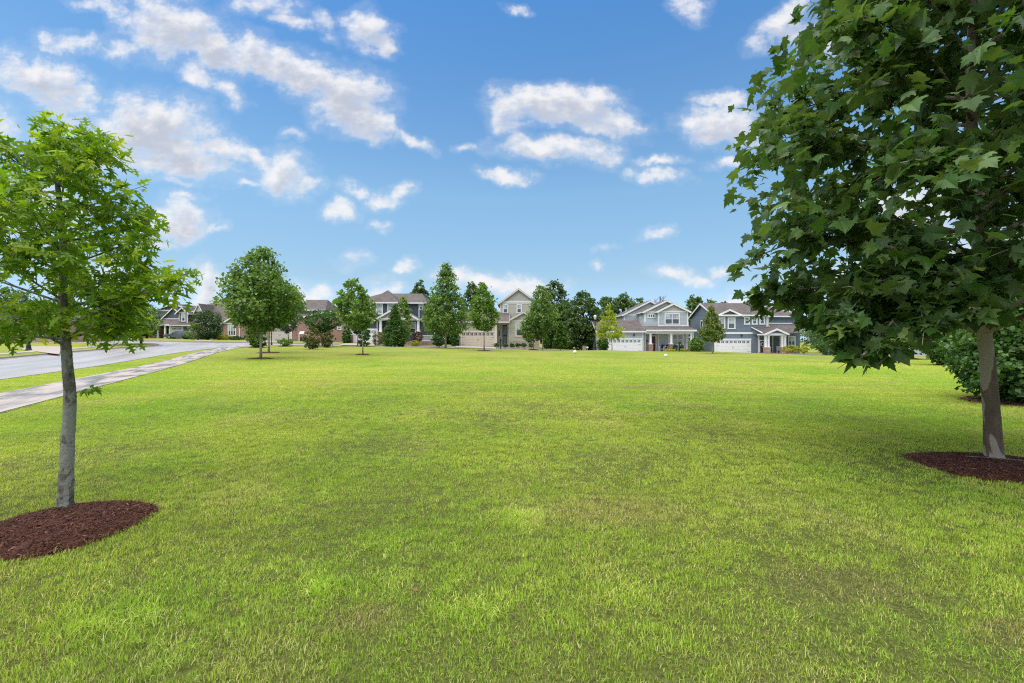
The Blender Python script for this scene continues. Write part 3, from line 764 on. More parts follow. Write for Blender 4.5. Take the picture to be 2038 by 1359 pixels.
# ------------------------------------------------------------------ grass blades
def build_grass():
    rg = np.random.default_rng(11)
    V, F, TINT, TID, TPL = [], [], [], [], []
    NT = 8
    for k in range(NT):
        nb = 72
        straw = (.22, .14, .30, .18, .36, .12, .26, .20)[k]
        for b in range(nb):
            r = .085 * math.sqrt(rg.uniform()); a = rg.uniform(0, 2 * math.pi)
            x, y = r * math.cos(a), r * math.sin(a)
            dry = rg.uniform() < straw
            ln = rg.uniform(.016, .035) * (1.15 if k == 5 else 1.0); w = rg.uniform(.0018, .0036)
            az = rg.uniform(0, 2 * math.pi); lean = rg.uniform(.1, .75) if not dry else rg.uniform(.6, 1.35)
            dx, dy = math.cos(az), math.sin(az); px, py = -dy * w / 2, dx * w / 2
            base = len(V)
            h1, h2 = ln * .5 * math.cos(lean * .6), ln * math.cos(lean)
            o1, o2 = ln * .5 * math.sin(lean * .6), ln * math.sin(lean)
            z0 = -.004
            V += [(x - px, y - py, z0), (x + px, y + py, z0), (x + dx * o1 - px * .8, y + dy * o1 - py * .8, h1), (x + dx * o1 + px * .8, y + dy * o1 + py * .8, h1), (x + dx * o2, y + dy * o2, max(h2, .004))]
            F += [(base, base + 1, base + 3), (base, base + 3, base + 2), (base + 2, base + 3, base + 4)]
            t = rg.uniform(.76, 1) if dry else rg.uniform(0, .72)
            TINT += [t] * 5; TID += [k] * 5; TPL += [1] * 5
    nt_ = len(V)
    # where the tufts stand: dense near the camera, thinner and coarser with distance
    P, SC = [], []
    for y0, y1, dens, sc in ((1.2, 4.5, 185, .95), (4.5, 8, 135, 1.1), (8, 13, 80, 1.35), (13, 20, 38, 1.7), (20, 40, 17, 2.1)):
        m0 = 1.25
        area = m0 * (y1 ** 2 - y0 ** 2) + 2.4 * (y1 - y0)
        n = int(area * dens)
        st = 1 / math.sqrt(dens); xx, yy = np.meshgrid(np.arange(-(m0 * y1 + 1.2), m0 * y1 + 1.2, st), np.arange(y0, y1, st))
        x, y = (xx + rg.uniform(-.62, .62, xx.shape) * st).ravel(), (yy + rg.uniform(-.62, .62, xx.shape) * st).ravel()
        kk = np.abs(x) < m0 * y + 1.2; x, y = x[kk], y[kk]; n = len(x)
        keep = (road_sdf(x, y) > .25) & (pdist(x, y, WALK1) > .86) & (rg.uniform(size=n) > sm(y, 20, 40) * .95)
        for poly in BEDS:
            near = (np.abs(x - poly[:, 0].mean()) < 2) & (np.abs(y - poly[:, 1].mean()) < 2)
            c = poly.mean(0); ins = inside(x, y, c + (poly - c) * .97)
            keep &= ~(ins & near & (rg.uniform(size=n) < .985))
        x, y = x[keep], y[keep]
        P.append(np.stack([x, y, height(x, y)], 1)); SC.append(np.full(len(x), sc) * rg.uniform(.7, 1.25, len(x)))
    # a few coarse clumps
    cl = []
    for u, v, n, s_ in ((1030, 1040, 22, 1.6), (780, 1085, 16, 1.5), (940, 1215, 12, 1.4), (640, 1180, 12, 1.5), (1450, 1110, 10, 1.5), (1640, 1130, 16, 1.7), (230, 1240, 16, 1.6), (1240, 1180, 8, 1.4), (1540, 900, 12, 1.5)):
        g = gp(u, v)
        for _ in range(n): cl.append((g.x + rg.normal(0, .10), g.y + rg.normal(0, .07), g.z, s_ * rg.uniform(.7, 1.2)))
    cl = np.array(cl); P.append(cl[:, :3]); SC.append(cl[:, 3])
    P = np.concatenate(P); SC = np.concatenate(SC); n = len(P)
    Vall = np.concatenate([np.array(V), P]); na = len(Vall)
    me = bpy.data.meshes.new('grass')
    me.vertices.add(na); me.vertices.foreach_set('co', Vall.astype(np.float32).ravel())
    Fa = np.array(F, np.int32)
    me.loops.add(Fa.size); me.loops.foreach_set('vertex_index', Fa.ravel())
    me.polygons.add(len(Fa)); me.polygons.foreach_set('loop_start', np.arange(0, Fa.size, 3, dtype=np.int32))
    me.update(calc_edges=True)
    def attr(nm, ty, arr):
        a = me.attributes.new(nm, ty, 'POINT')
        a.data.foreach_set('vector' if ty == 'FLOAT_VECTOR' else 'value', np.asarray(arr).ravel())
    attr('tint', 'FLOAT', np.concatenate([TINT, np.zeros(n)]).astype(np.float32))
    attr('template', 'FLOAT', np.concatenate([TPL, np.zeros(n)]).astype(np.float32))
    attr('tuft', 'INT', np.concatenate([TID, rg.integers(0, NT, n)]).astype(np.int32))
    rot = np.stack([rg.normal(0, .12, n), rg.normal(0, .12, n), rg.uniform(0, 6.283, n)], 1)
    attr('turn', 'FLOAT_VECTOR', np.concatenate([np.zeros((nt_, 3)), rot]).astype(np.float32))
    sz = np.stack([SC, SC, SC ** .35 * rg.uniform(.7, 1.15, n)], 1)
    attr('size', 'FLOAT_VECTOR', np.concatenate([np.ones((nt_, 3)), sz]).astype(np.float32))
    o = add_mesh('grass', me, M['blade']); tag(o, 'short mown grass blades, green and straw coloured, covering the lawn', kind='stuff')
    g = bpy.data.node_groups.new('grass_on_points', 'GeometryNodeTree')
    g.interface.new_socket('Geometry', in_out='INPUT', socket_type='NodeSocketGeometry')
    g.interface.new_socket('Geometry', in_out='OUTPUT', socket_type='NodeSocketGeometry')
    N, L = g.nodes.new, g.links.new
    gi, go, jn = N('NodeGroupInput'), N('NodeGroupOutput'), N('GeometryNodeJoinGeometry')
    def named(nm, ty):
        a = N('GeometryNodeInputNamedAttribute'); a.data_type = ty; a.inputs['Name'].default_value = nm; return a.outputs['Attribute']
    sp = N('GeometryNodeSeparateGeometry'); L(gi.outputs[0], sp.inputs['Geometry']); L(named('template', 'FLOAT'), sp.inputs['Selection'])
    for k in range(NT):
        eq = N('FunctionNodeCompare'); eq.data_type = 'INT'; eq.operation = 'EQUAL'
        L(named('tuft', 'INT'), eq.inputs[2]); eq.inputs[3].default_value = k
        s2 = N('GeometryNodeSeparateGeometry'); L(sp.outputs['Selection'], s2.inputs['Geometry']); L(eq.outputs[0], s2.inputs['Selection'])
        ip = N('GeometryNodeInstanceOnPoints'); L(sp.outputs['Inverted'], ip.inputs['Points']); L(eq.outputs[0], ip.inputs['Selection'])
        L(s2.outputs['Selection'], ip.inputs['Instance']); L(named('turn', 'FLOAT_VECTOR'), ip.inputs['Rotation']); L(named('size', 'FLOAT_VECTOR'), ip.inputs['Scale'])
        L(ip.outputs[0], jn.inputs[0])
    L(jn.outputs[0], go.inputs[0])
    md = o.modifiers.new('scatter', 'NODES'); md.node_group = g
build_grass()
# ------------------------------------------------------------------ houses
class House:
    """A house in its own frame: x to the right, y away from the camera, z up; given photo pixels become metres at the distance d + k."""
    def __init__(s, label, d, u0, cat='house', name='house'):
        s.d = d; g = at(u0, d); s.x0, s.z0 = g.x, g.z
        s.root = empty(name, g); tag(s.root, label, cat, 'houses round the green')
    def x(s, u, k=0): return (u - CU) / FPX * (s.d + k) - s.x0
    def z(s, v, k=0): return EYE - (v - CV) / FPX * (s.d + k) - s.z0
    def part(s, name, mb, m, parent=None, **kw): return mb.build(name, M[m], parent or s.root, **kw)
    def box(s, name, m, x0, x1, y0, y1, z0, z1, parent=None): return s.part(name, MB().box(x0, x1, y0, y1, z0, z1), m, parent)
    def wall(s, m, x0, x1, y0, y1, z1, z0=-.7): return s.box('wall', m, x0, x1, y0, y1, z0, z1)
    def gable(s, x0, x1, ze, za, y0, y1, wall, roof='roof', trim='white', xa=None, oh=.32, band=True):
        """Front-facing gable on a wall that spans x0..x1: triangle, two roof slopes, white rakes and eave gutters."""
        xa = (x0 + x1) / 2 if xa is None else xa
        s.part('gable', MB().prism_y([(x0, ze), (x1, ze), (xa, za)], y0, y0 + .25), wall)
        t = .16
        for sx, xe in ((-1, x0), (1, x1)):
            sl = (za - ze) / abs(xa - xe); xo = xe + sx * oh; zo = ze - sl * oh
            a, b, c, d = (xo, y0 - oh, zo + t), (xa, y0 - oh, za + t), (xa, y1, za + t), (xo, y1, zo + t)
            s.part('roof', MB().slab(*((a, b, c, d) if sx < 0 else (b, a, d, c)), t - .01), roof)
            p = [(xo, zo - .14), (xa, za - .14), (xa, za + t - .03), (xo, zo + t - .03)]
            s.part('rake_board', MB().prism_y(p if sx < 0 else p[::-1], y0 - oh - .04, y0 - oh - .003), trim)
            s.part('gutter', MB().box(xo - .06 if sx < 0 else xo + .003, xo - .003 if sx < 0 else xo + .06, y0 - oh + .002, y1, zo - .05, zo + t - .04), trim)
        if band: s.box('band_board', trim, x0 - .02, x1 + .02, y0 - .05, y0 - .003, ze - .16, ze + .06)
    def eave_roof(s, x0, x1, yf, yb, ze, zr, wall=None, roof='roof', trim='white', oh=.35, hl=0, hr=0):
        """Roof with its ridge along x; hl / hr pull the ridge ends in to make hips."""
        ym = (yf + yb) / 2; t = .16; sl = (zr - ze) / (ym - yf); zo = ze - sl * oh
        xl, xr = x0 - oh, x1 + oh; rl, rr = xl + hl, xr - hr
        s.part('roof', MB().slab((xl, yf - oh, zo + t), (xr, yf - oh, zo + t), (rr, ym, zr + t), (rl, ym, zr + t), t - .01), roof)
        s.part('roof', MB().slab((rl, ym + .002, zr + t), (rr, ym + .002, zr + t), (xr, yb + oh, zo + t), (xl, yb + oh, zo + t), t - .01), roof)
        for h, xe, xq in ((hl, xl, rl), (hr, xr, rr)):
            sg = 1 if xe == xr else -1
            if h:
                a, b, c = (xe + sg * .002, yf - oh, zo + t), (xe + sg * .002, yb + oh, zo + t), (xq + sg * .002, ym, zr + t)
                s.part('roof', MB().slab3(*((a, b, c) if sg > 0 else (b, a, c)), t - .01), roof)
            else:
                xw = x1 - .24 if sg > 0 else x0
                if wall: s.part('gable', MB().prism_x([(yf, ze), (yb, ze), (ym, zr)], xw, xw + .24), wall)
                for ya, yo in ((yf - oh, ym), (yb + oh, ym)):
                    p = [(ya, zo - .12), (yo, zr - .12), (yo, zr + t - .03), (ya, zo + t - .03)]
                    xx = xe + (.003 if sg > 0 else -.04)
                    s.part('rake_board', MB().prism_x(p, xx, xx + .037), trim)
        s.part('gutter', MB().box(xl, xr, yf - oh - .12, yf - oh - .003, zo - .06, zo + t - .02), trim)
        s.part('soffit', MB().box(xl + .05, xr - .05, yf - oh + .01, yf - .003, zo - .05, zo - .02), trim)
    def window(s, x0, x1, z0, z1, y, n=1, trim='white', split=.5, lites=(3, 1), tr=.11, pale=(1, 0)):
        w = s.part('window', MB().box(x0, x1, y - .06, y - .003, z1 - tr * 1.25, z1).box(x0 - .03, x1 + .03, y - .085, y - .003, z0, z0 + tr)
                   .box(x0, x0 + tr, y - .055, y - .003, z0 + tr + .001, z1 - tr * 1.25 - .001).box(x1 - tr, x1, y - .055, y - .003, z0 + tr + .001, z1 - tr * 1.25 - .001), trim)
        ix0, ix1, iz0, iz1 = x0 + tr, x1 - tr, z0 + tr, z1 - tr * 1.25
        cw = (ix1 - ix0) / n
        for i in range(n):
            a, b = ix0 + i * cw, ix0 + (i + 1) * cw
            if i: s.box('mullion', trim, a - .05, a + .05, y - .05, y - .004, iz0 + .001, iz1 - .001, w)
            zs = iz0 + (iz1 - iz0) * split
            for j, (p, q) in enumerate(((zs, iz1), (iz0, zs)) if split else ((iz0, iz1),)):
                pa = s.box('pane', 'glass_pale' if pale[j] else 'glass', a + .06, b - .06, y - .012, y - .004, p + .03, q - .03, w)
                mb = MB().box(a + .003, a + .06, y - .04, y - .004, p + .002, q - .002).box(b - .06, b - .003, y - .04, y - .004, p + .002, q - .002)
                mb.box(a + .061, b - .061, y - .038, y - .004, p + .002, p + .035).box(a + .061, b - .061, y - .038, y - .004, q - .035, q - .002)
                if j == 0:
                    for c in range(1, lites[0]):
                        xx = a + .06 + (b - a - .12) * c / lites[0]; mb.box(xx - .014, xx + .014, y - .03, y - .0125, p + .036, q - .036)
                    for r in range(1, lites[1]):
                        zz = p + (q - p) * r / lites[1]; mb.box(a + .062, b - .062, y - .028, y - .0125, zz - .012, zz + .012)
                s.part('sash', mb, trim, w)
        return w
    def garage(s, x0, x1, z0, z1, y, m='door_white', trim='white', n=8):
        s.part('door_frame', MB().box(x0 - .14, x0, y - .07, y - .003, z0, z1).box(x1, x1 + .14, y - .07, y - .003, z0, z1).box(x0 - .18, x1 + .18, y - .085, y - .003, z1 + .002, z1 + .2), trim)
        hgt = z1 - z0; mb = MB().box(x0 + .001, x1 - .001, y - .025, y - .004, z0, z1 - .001)
        cw = (x1 - x0) / n
        for i in range(n):
            for r in range(3):
                mb.box(x0 + i * cw + .07, x0 + (i + 1) * cw - .07, y - .04, y - .0255, z0 + hgt * .245 * r + .06, z0 + hgt * .245 * (r + 1) - .05)
        g = s.part('garage_door', mb, m)
        for i in range(n):
            a, b = x0 + (i + .16) * cw, x0 + (i + .84) * cw; p, q = z0 + hgt * .785, z0 + hgt * .94
            s.box('pane', 'glass', a, b, y - .034, y - .0258, p, q, g)
            c = (a + b) / 2; e = (p + q) / 2
            s.part('lite_frame', MB().box(a - .03, b + .03, y - .045, y - .0262, q, q + .03).box(a - .03, b + .03, y - .045, y - .0262, p - .03, p).box(a - .03, a, y - .045, y - .0262, p + .001, q - .001).box(b, b + .03, y - .045, y - .0262, p + .001, q - .001)
                   .box(c - .02, c + .02, y - .042, y - .0342, p + .001, q - .001).box(a + .001, c - .021, y - .042, y - .0342, e - .015, e + .015).box(c + .021, b - .001, y - .042, y - .0342, e - .015, e + .015), m, g)
        c = (x0 + x1) / 2
        for sx in (-1, 1):
            s.box('handle', 'black', c + sx * .10 - .02, c + sx * .10 + .02, y - .06, y - .041, z0 + hgt * .40, z0 + hgt * .50, g)
            xx = x0 + .05 if sx < 0 else x1 - .4
            for zz in (.12, .62): s.box('hinge', 'black', xx, xx + .35, y - .05, y - .0405, z0 + hgt * zz, z0 + hgt * zz + .035, g)
    def column(s, x, y, z0, z1, w=.26, pier=None, pz=None, pw=.5, m='white', taper=.82):
        if pier:
            s.part('pier', MB().box(x - pw / 2, x + pw / 2, y - pw / 2, y + pw / 2, -.6, pz - .08), pier)
            s.box('pier_cap', m, x - pw / 2 - .05, x + pw / 2 + .05, y - pw / 2 - .05, y + pw / 2 + .05, pz - .078, pz)
            z0 = pz + .002
        a, b = w / 2, w / 2 * taper
        mb = MB().box(x - a * 1.2, x + a * 1.2, y - a * 1.2, y + a * 1.2, z0, z0 + .14).box(x - a * 1.15, x + a * 1.15, y - a * 1.15, y + a * 1.15, z1 - .14, z1)
        mb.add([(x - a, y - a, z0 + .14), (x + a, y - a, z0 + .14), (x + a, y + a, z0 + .14), (x - a, y + a, z0 + .14), (x - b, y - b, z1 - .14), (x + b, y - b, z1 - .14), (x + b, y + b, z1 - .14), (x - b, y + b, z1 - .14)],
               [(0,1,5,4),(1,2,6,5),(2,3,7,6),(3,0,4,7)])
        s.part('column', mb, m)
    def door(s, x0, x1, z0, z1, y, m='dark_door', trim='white', glass=False):
        s.part('door_frame', MB().box(x0 - .12, x0, y - .06, y - .003, z0, z1 + .12).box(x1, x1 + .12, y - .06, y - .003, z0, z1 + .12).box(x0 + .001, x1 - .001, y - .06, y - .003, z1 + .001, z1 + .12), trim)
        w, h = x1 - x0, z1 - z0
        mb = MB().box(x0 + .001, x1 - .001, y - .03, y - .004, z0, z1)
        for a in (0.12, .56):
            for (p, q) in ((.08, .48), (.54, .74), (.78, .95)): mb.box(x0 + w * a, x0 + w * (a + .32), y - .042, y - .0305, z0 + h * p, z0 + h * q)
        d = s.part('door', mb, m)
        if glass:
            for (p, q) in ((.06, .46), (.52, .94)): s.box('pane', 'glass', x0 + w * .12, x0 + w * .88, y - .05, y - .0425, z0 + h * p, z0 + h * q, d)
        s.part('handle', MB().box(x1 - .13, x1 - .09, y - .08, y - .031, z0 + h * .44, z0 + h * .52), 'steel', d)
        return d
    def wall_lamp(s, x, y, z):
        s.part('wall_lamp', MB().box(x - .05, x + .05, y - .04, y - .003, z - .12, z + .12).lathe([(.05, z - .16), (.09, z - .13), (.10, z + .08), (.05, z + .15), (.02, z + .2)], 8, (x, y - .16)).box(x - .02, x + .02, y - .16, y - .041, z + .12, z + .15), 'black')
    def corner(s, x, y, z0, z1, trim='white', w=.14):
        s.box('corner_board', trim, x - w / 2, x + w / 2, y - .035, y - .003, z0, z1)
    def downspout(s, x, y, z0, z1, trim='white'):
        s.part('downspout', MB().tube([(x, y - .28, z1), (x, y - .22, z1 - .12), (x, y - .07, z1 - .32), (x, y - .07, z0 + .15), (x, y - .22, z0)], .045, 6), trim)

# pale grey two storey house
h = House('pale grey two storey house with three stepped gables, white garage and brick pier porch', 67, 1290)
X, Z = h.x, h.z
h.wall('grey_side', X(1190), X(1281), 0, 7, Z(659.7) + .1)
h.eave_roof(X(1190.5), X(1280), 0, 7, Z(658.5), Z(637.7, 3.5) - .12, 'grey_side', 'roof')
h.garage(X(1211.5), X(1275.5), Z(701.5), Z(675.5), 0)
h.wall_lamp(X(1261.5), 0, Z(666.5)); h.corner(X(1279.5), 0, -.6, Z(660)); h.corner(X(1191), 0, -.6, Z(660)); h.downspout(X(1283.5), 0, -.1, Z(659))
h.wall('grey_side', X(1309.6, 1.8), X(1369.4, 1.8), 1.8, 9, Z(619, 1.8))
h.gable(X(1309.6, 1.8), X(1369.4, 1.8), Z(619.5, 1.8), Z(602.5, 1.5) - .15, 1.8, 8.5, 'grey_gable')
h.window(X(1322.5, 1.8), X(1353, 1.8), Z(646, 1.8), Z(623, 1.8), 1.8, 2, pale=(1, 0))
for u in (1310.8, 1368.2): h.corner(X(u, 1.8), 1.8, Z(648, 1.8), Z(620, 1.8), w=.2)
h.box('band_board', 'white', X(1309.6, 1.8) - .04, X(1369.4, 1.8) + .04, 1.74, 1.797, Z(649, 1.8), Z(646.8, 1.8))
h.wall('grey_side', X(1282.5, 2.6), X(1368.5, 2.6), 2.6, 9.5, Z(619.7, 2.6))
h.gable(X(1282.5, 2.6), X(1369.5, 2.6), Z(620, 2.6), Z(596.4, 2.3) - .15, 2.6, 9, 'grey_gable')
h.window(X(1288.5, 2.6), X(1304.5, 2.6), Z(632.5, 2.6), Z(624, 2.6), 2.6, 3, split=0, lites=(1, 1), tr=.1, pale=(0, 0))
h.corner(X(1283.6, 2.6), 2.6, 2.6, Z(620, 2.6), w=.2)
h.wall('grey_side', X(1241, 6), X(1345, 6), 6, 12, Z(626, 6))
h.gable(X(1241, 6), X(1345, 6), Z(626, 6), Z(597.5, 5.7) - .15, 6, 11.5, 'grey_gable')
h.corner(X(1242.5, 6), 6, 3, Z(626, 6), w=.2)
w2 = MB().box(X(1282.5, 2.6) - .03, X(1282.5, 2.6) - .003, 4.6, 5.1, Z(634, 4), Z(628, 4)); h.part('vent', w2, 'white')
h.part('vent_pipe', MB().tube([(X(1249, 7), 8, Z(622, 7)), (X(1249, 7), 8, Z(612, 7))], .07, 8), 'white')
xl, xr = X(1286, -.4), X(1386.5, -.4)
h.part('roof', MB().slab((xl, -.4, Z(657.8, -.4) + .14), (xr, -.4, Z(657.8, -.4) + .14), (X(1371, 1.8), 1.79, Z(648.8, 1.8)), (X(1280, 1.8), 1.79, Z(648.8, 1.8)), .13), 'roof')
h.part('roof', MB().slab3((xr + .002, -.4, Z(657.8, -.4) + .14), (xr + .002, 2.2, Z(657.8, -.4) + .14), (X(1371, 1.8) + .002, 1.79, Z(648.8, 1.8)), .13), 'roof')
h.part('gutter', MB().box(xl, xr, -.52, -.403, Z(659.4, -.4), Z(657.8, -.4) + .12), 'white')
h.part('beam', MB().box(X(1284.5), X(1378), -.12, .16, Z(664), Z(661)), 'white'); h.box('soffit', 'white', xl + .1, xr - .1, -.38, 1.79, Z(660.6), Z(660.2))
h.wall('grey_side', X(1282, 1.85), X(1371, 1.85), 1.83, 8.8, Z(640, 1.85))
for u, pw in ((1294.4, .62), (1335.6, .62), (1375.6, .62)): h.column(X(u), .02, 0, Z(664) + .001, .30, 'brick', Z(684), pw)
h.part('porch_floor', MB().box(X(1284), X(1381), -.35, 1.825, -.6, .16), 'brick')
h.door(X(1297.5, 1.83), X(1304.5, 1.83), .165, Z(669, 1.83), 1.83); h.box('transom', 'glass', X(1297.5, 1.83), X(1304.5, 1.83), 1.81, 1.826, Z(667, 1.83), Z(664.8, 1.83))
h.window(X(1337, 1.83), X(1360.5, 1.83), Z(686.5, 1.83), Z(664.5, 1.83), 1.83, 2)
for u in (1310.5, 1331, 1367): h.corner(X(u, 1.83), 1.83, .17, Z(662, 1.83), w=.18)
h.box('house_plate', 'black', X(1286.5, 1.83), X(1289, 1.83), 1.81, 1.826, Z(681), Z(676))
h.downspout(X(1378.3), -.18, .0, Z(660))
HG = h

# slate blue house
h = House('slate blue two storey house with white garage door and wreath on its brown door', 67, 1480)
X, Z = h.x, h.z
zE = Z(627.6, -.35)
h.wall('blue_side', X(1422), X(1527.7), 0, 9, zE + .15)
h.eave_roof(X(1423), X(1528), 0, 9, zE + .12, Z(603, 4.5) - .16, 'blue_side', hr=1.9)
h.gable(X(1427), X(1474.5), zE + .02, Z(614.6, -.3) - .15, -.03, 3.5, 'blue_gable', oh=.3)
h.box('band_board', 'white', X(1421.6), X(1498.5), -.05, -.003, Z(664.6), Z(661))
for a, b in ((1430, 1443.3), (1448, 1463.5)): h.window(X(a), X(b), Z(654.6), Z(631.5), 0, 1, lites=(2, 1))
for a, b in ((1480.6, 1492.2), (1496, 1507.4), (1511, 1522.6)): h.window(X(a), X(b), Z(646), Z(630), 0, 1, lites=(2, 2), tr=.14, pale=(0, 0))
for u in (1423, 1526.6): h.corner(X(u), 0, -.5 if u < 1500 else Z(650), zE, w=.2)
h.garage(X(1425.5), X(1492.5), Z(703.5), Z(676.5), 0)
h.wall_lamp(X(1442), 0, Z(667.5)); h.wall_lamp(X(1475.5), 0, Z(667.5))
h.downspout(X(1529.3), 0, Z(650), zE + .1)
sw = MB().box(X(1422) - .06, X(1422) - .003, 4.0, 4.9, Z(657, 4), Z(637, 4)); h.part('window', sw, 'white'); h.box('window', 'glass', X(1422) - .07, X(1422) - .062, 4.15, 4.75, Z(655, 4), Z(639, 4))
h.wall('blue_side', X(1520, 2.5), X(1592, 2.5), 2.5, 10, Z(629, 2.5))
h.eave_roof(X(1520, 2.5), X(1592, 2.5), 2.5, 10, Z(628.5, 2.5), Z(609.7, 6.2) - .16, 'blue_side', hr=3.2, hl=1.5)
h.box('band_board', 'white', X(1529, 2.5), X(1592, 2.5), 2.44, 2.497, Z(644.5, 2.5), Z(642.5, 2.5))
h.part('roof', MB().slab((X(1517, -1.6), -1.6, Z(663.6, -1.6) + .12), (X(1596, -1.6), -1.6, Z(663.6, -1.6) + .12), (X(1596), -.005, Z(651.3)), (X(1494.6), -.005, Z(651.3)), .12), 'roof')
h.part('roof', MB().slab((X(1528.4), -.003, Z(651.3)), (X(1596), -.003, Z(651.3)), (X(1596, 2.5), 2.49, Z(644.6, 2.5)), (X(1528.4, 2.5), 2.49, Z(644.6, 2.5)), .12), 'roof')
h.part('rake_board', MB().add([(X(1494.6), -.03, Z(651.6)), (X(1517, -1.6), -1.63, Z(664)), (X(1517, -1.6), -1.63, Z(661.8)), (X(1494.6), -.03, Z(650.2)), (X(1494.6) + .05, -.03, Z(651.6)), (X(1517, -1.6) + .05, -1.63, Z(664)), (X(1517, -1.6) + .05, -1.63, Z(661.8)), (X(1494.6) + .05, -.03, Z(650.2))],
       [(0,1,2,3),(7,6,5,4),(0,4,5,1),(1,5,6,2),(2,6,7,3),(3,7,4,0)]), 'white')
h.part('gable', MB().add([(X(1497), -.01, Z(653.5)), (X(1497), -.01, Z(665.5)), (X(1519), -1.5, Z(665.5)), (X(1497) + .12, -.01, Z(653.5)), (X(1497) + .12, -.01, Z(665.5)), (X(1519) + .12, -1.5, Z(665.5))],
       [(0,1,2),(5,4,3),(0,3,4,1),(1,4,5,2),(2,5,3,0)]), 'blue_side')
h.part('beam', MB().box(X(1497.5), X(1517), -1.5, -1.3, Z(667.5), Z(665.3)), 'white')
h.gable(X(1523.5, -1.7), X(1565.5, -1.7), Z(664.2, -1.7), Z(653, -1.9) - .15, -1.7, 1.2, 'blue_gable', oh=.24)
h.part('beam', MB().box(X(1521, -1.7), X(1567, -1.7), -1.66, -1.38, Z(668, -1.7), Z(664.9, -1.7)), 'white')
for u in (1524, 1529.6, 1557, 1562.6): h.column(X(u, -1.6), -1.52, Z(690.5, -1.6), Z(668, -1.7) + .001, .26, taper=.95)
for u in (1526.8, 1559.8): h.part('pier', MB().box(X(u, -1.6) - .36, X(u, -1.6) + .36, -1.86, -1.2, -.6, Z(691.2, -1.6)), 'stone'); h.box('pier_cap', 'white', X(u, -1.6) - .40, X(u, -1.6) + .40, -1.9, -1.16, Z(691.2, -1.6) + .001, Z(690.5, -1.6) - .001)
d = h.door(X(1512.5), X(1521), Z(700.5), Z(678), 0); h.box('transom', 'glass', X(1512.5), X(1521), -.03, -.004, Z(676.2), Z(673.8))
wr = MB(); wr.tube([(X(1517) + .23 * math.cos(a), -.09, Z(685) + .23 * math.sin(a)) for a in np.linspace(0, 2 * math.pi, 17)], .07, 7, False); o = wr.build('wreath', M['wreath'], None, True); o.location = h.root.location; tag(o, 'round pale wreath hanging on the brown front door of the blue house', 'wreath')
h.part('porch_floor', MB().box(X(1502), X(1575), -2.0, 2.49, -.6, .1), 'stone')
h.window(X(1551, 2.5), X(1557, 2.5), Z(694, 2.5), Z(668.5, 2.5), 2.5, 1); h.window(X(1568, 2.5), X(1583, 2.5), Z(688, 2.5), Z(668.5, 2.5), 2.5, 2)
for u in (1537.5, 1509.8): h.corner(X(u, 2.5 if u > 1520 else 0), 2.5 if u > 1520 else 0, .1, Z(668), w=.2)
h.downspout(X(1519), -1.45, 0, Z(664))
HH = h

# beige house
h = House('beige house with narrow two storey front gable, cream garage and black screen door', 68, 1000)
X, Z = h.x, h.z
h.wall('beige_side', X(995, 4), X(1069, 4), 4, 12, Z(603, 4))
h.gable(X(995, 4), X(1069, 4), Z(602.5, 4), Z(573.2, 3.7) - .15, 4, 12, 'beige_gable', trim='trim_beige')
h.box('band_board', 'white', X(994.5, 4), X(1069.5, 4), 3.93, 3.997, Z(602.8, 4) + .07, Z(599, 4))
for a, b in ((1000.5, 1011.6), (1028, 1038.6), (1054, 1064)): h.window(X(a, 4), X(b, 4), Z(623.5, 4), Z(605, 4), 4, 1, lites=(2, 1))
h.corner(X(996, 4), 4, 3, Z(603, 4), 'trim_beige', .2)
h.wall('beige_side', X(911), X(985), 0, 9, Z(641)); h.wall('beige_side', X(984, 1.8), X(1013, 1.8), 1.8, 9, Z(639))
h.eave_roof(X(911), X(1009), 0, 9, Z(640.2), Z(622, 4.5), 'beige_side', trim='trim_beige')
h.garage(X(919), X(983), Z(689.5), Z(661), 0, 'door_beige', 'trim_beige')
h.box('wainscot', 'brick_pale', X(912.5), X(916.5), -.06, -.003, -.6, Z(679)); h.corner(X(912.5), 0, Z(678), Z(641), 'trim_beige')
h.part('beam', MB().box(X(985.2), X(1011), -.1, .14, Z(643), Z(639.5)), 'trim_beige'); h.box('soffit', 'trim_beige', X(985.2), X(1011), .15, 1.79, Z(641.5), Z(641))
h.part('column', MB().box(X(984.6), X(989.2), -.14, .2, 0, Z(643)), 'trim_beige')
h.door(X(999.8, 1.8), X(1009.5, 1.8), .15, Z(646.5, 1.8), 1.8, 'black', 'trim_beige', True); h.box('wall_panel', 'dark_door', X(992.8, 1.8), X(994.4, 1.8), 1.77, 1.797, Z(668), Z(657))
h.part('porch_floor', MB().box(X(985), X(1011), -.25, 1.79, -.6, .12), 'drive'); h.part('step', MB().box(X(991), X(1009.5), -.75, -.252, -.6, -.03), 'drive')
h.wall('beige_side', X(1012.3, 1.2), X(1073, 1.2), 1.2, 9, Z(637.5, 1.2))
h.gable(X(1012.3, 1.2), X(1071, 1.2), Z(638, 1.2), Z(619.3, .9) - .15, 1.2, 8, 'beige_side', trim='trim_beige')
h.window(X(1025.5, 1.2), X(1046, 1.2), Z(670, 1.2), Z(641.5, 1.2), 1.2, 1, lites=(4, 1), tr=.16, trim='trim_beige'); h.corner(X(1013, 1.2), 1.2, 0, Z(638, 1.2), 'trim_beige')
h.box('wainscot', 'brick_pale', X(1011.5, 1.1), X(1073.5, 1.1), 1.08, 1.197, -.7, Z(677.8, 1.1)); h.box('crawl_vent', 'black', X(1038.5, 1.1), X(1043.5, 1.1), 1.05, 1.077, Z(685.5), Z(682.8))
rl = MB()
for i in range(9): xx = X(990.5 + i * 1.05, -.2); rl.box(xx - .012, xx + .012, -.14, -.116, .12, .95)
rl.box(X(990), X(999.5), -.15, -.106, .952, 1.0); h.part('railing', rl, 'black')
HF = h

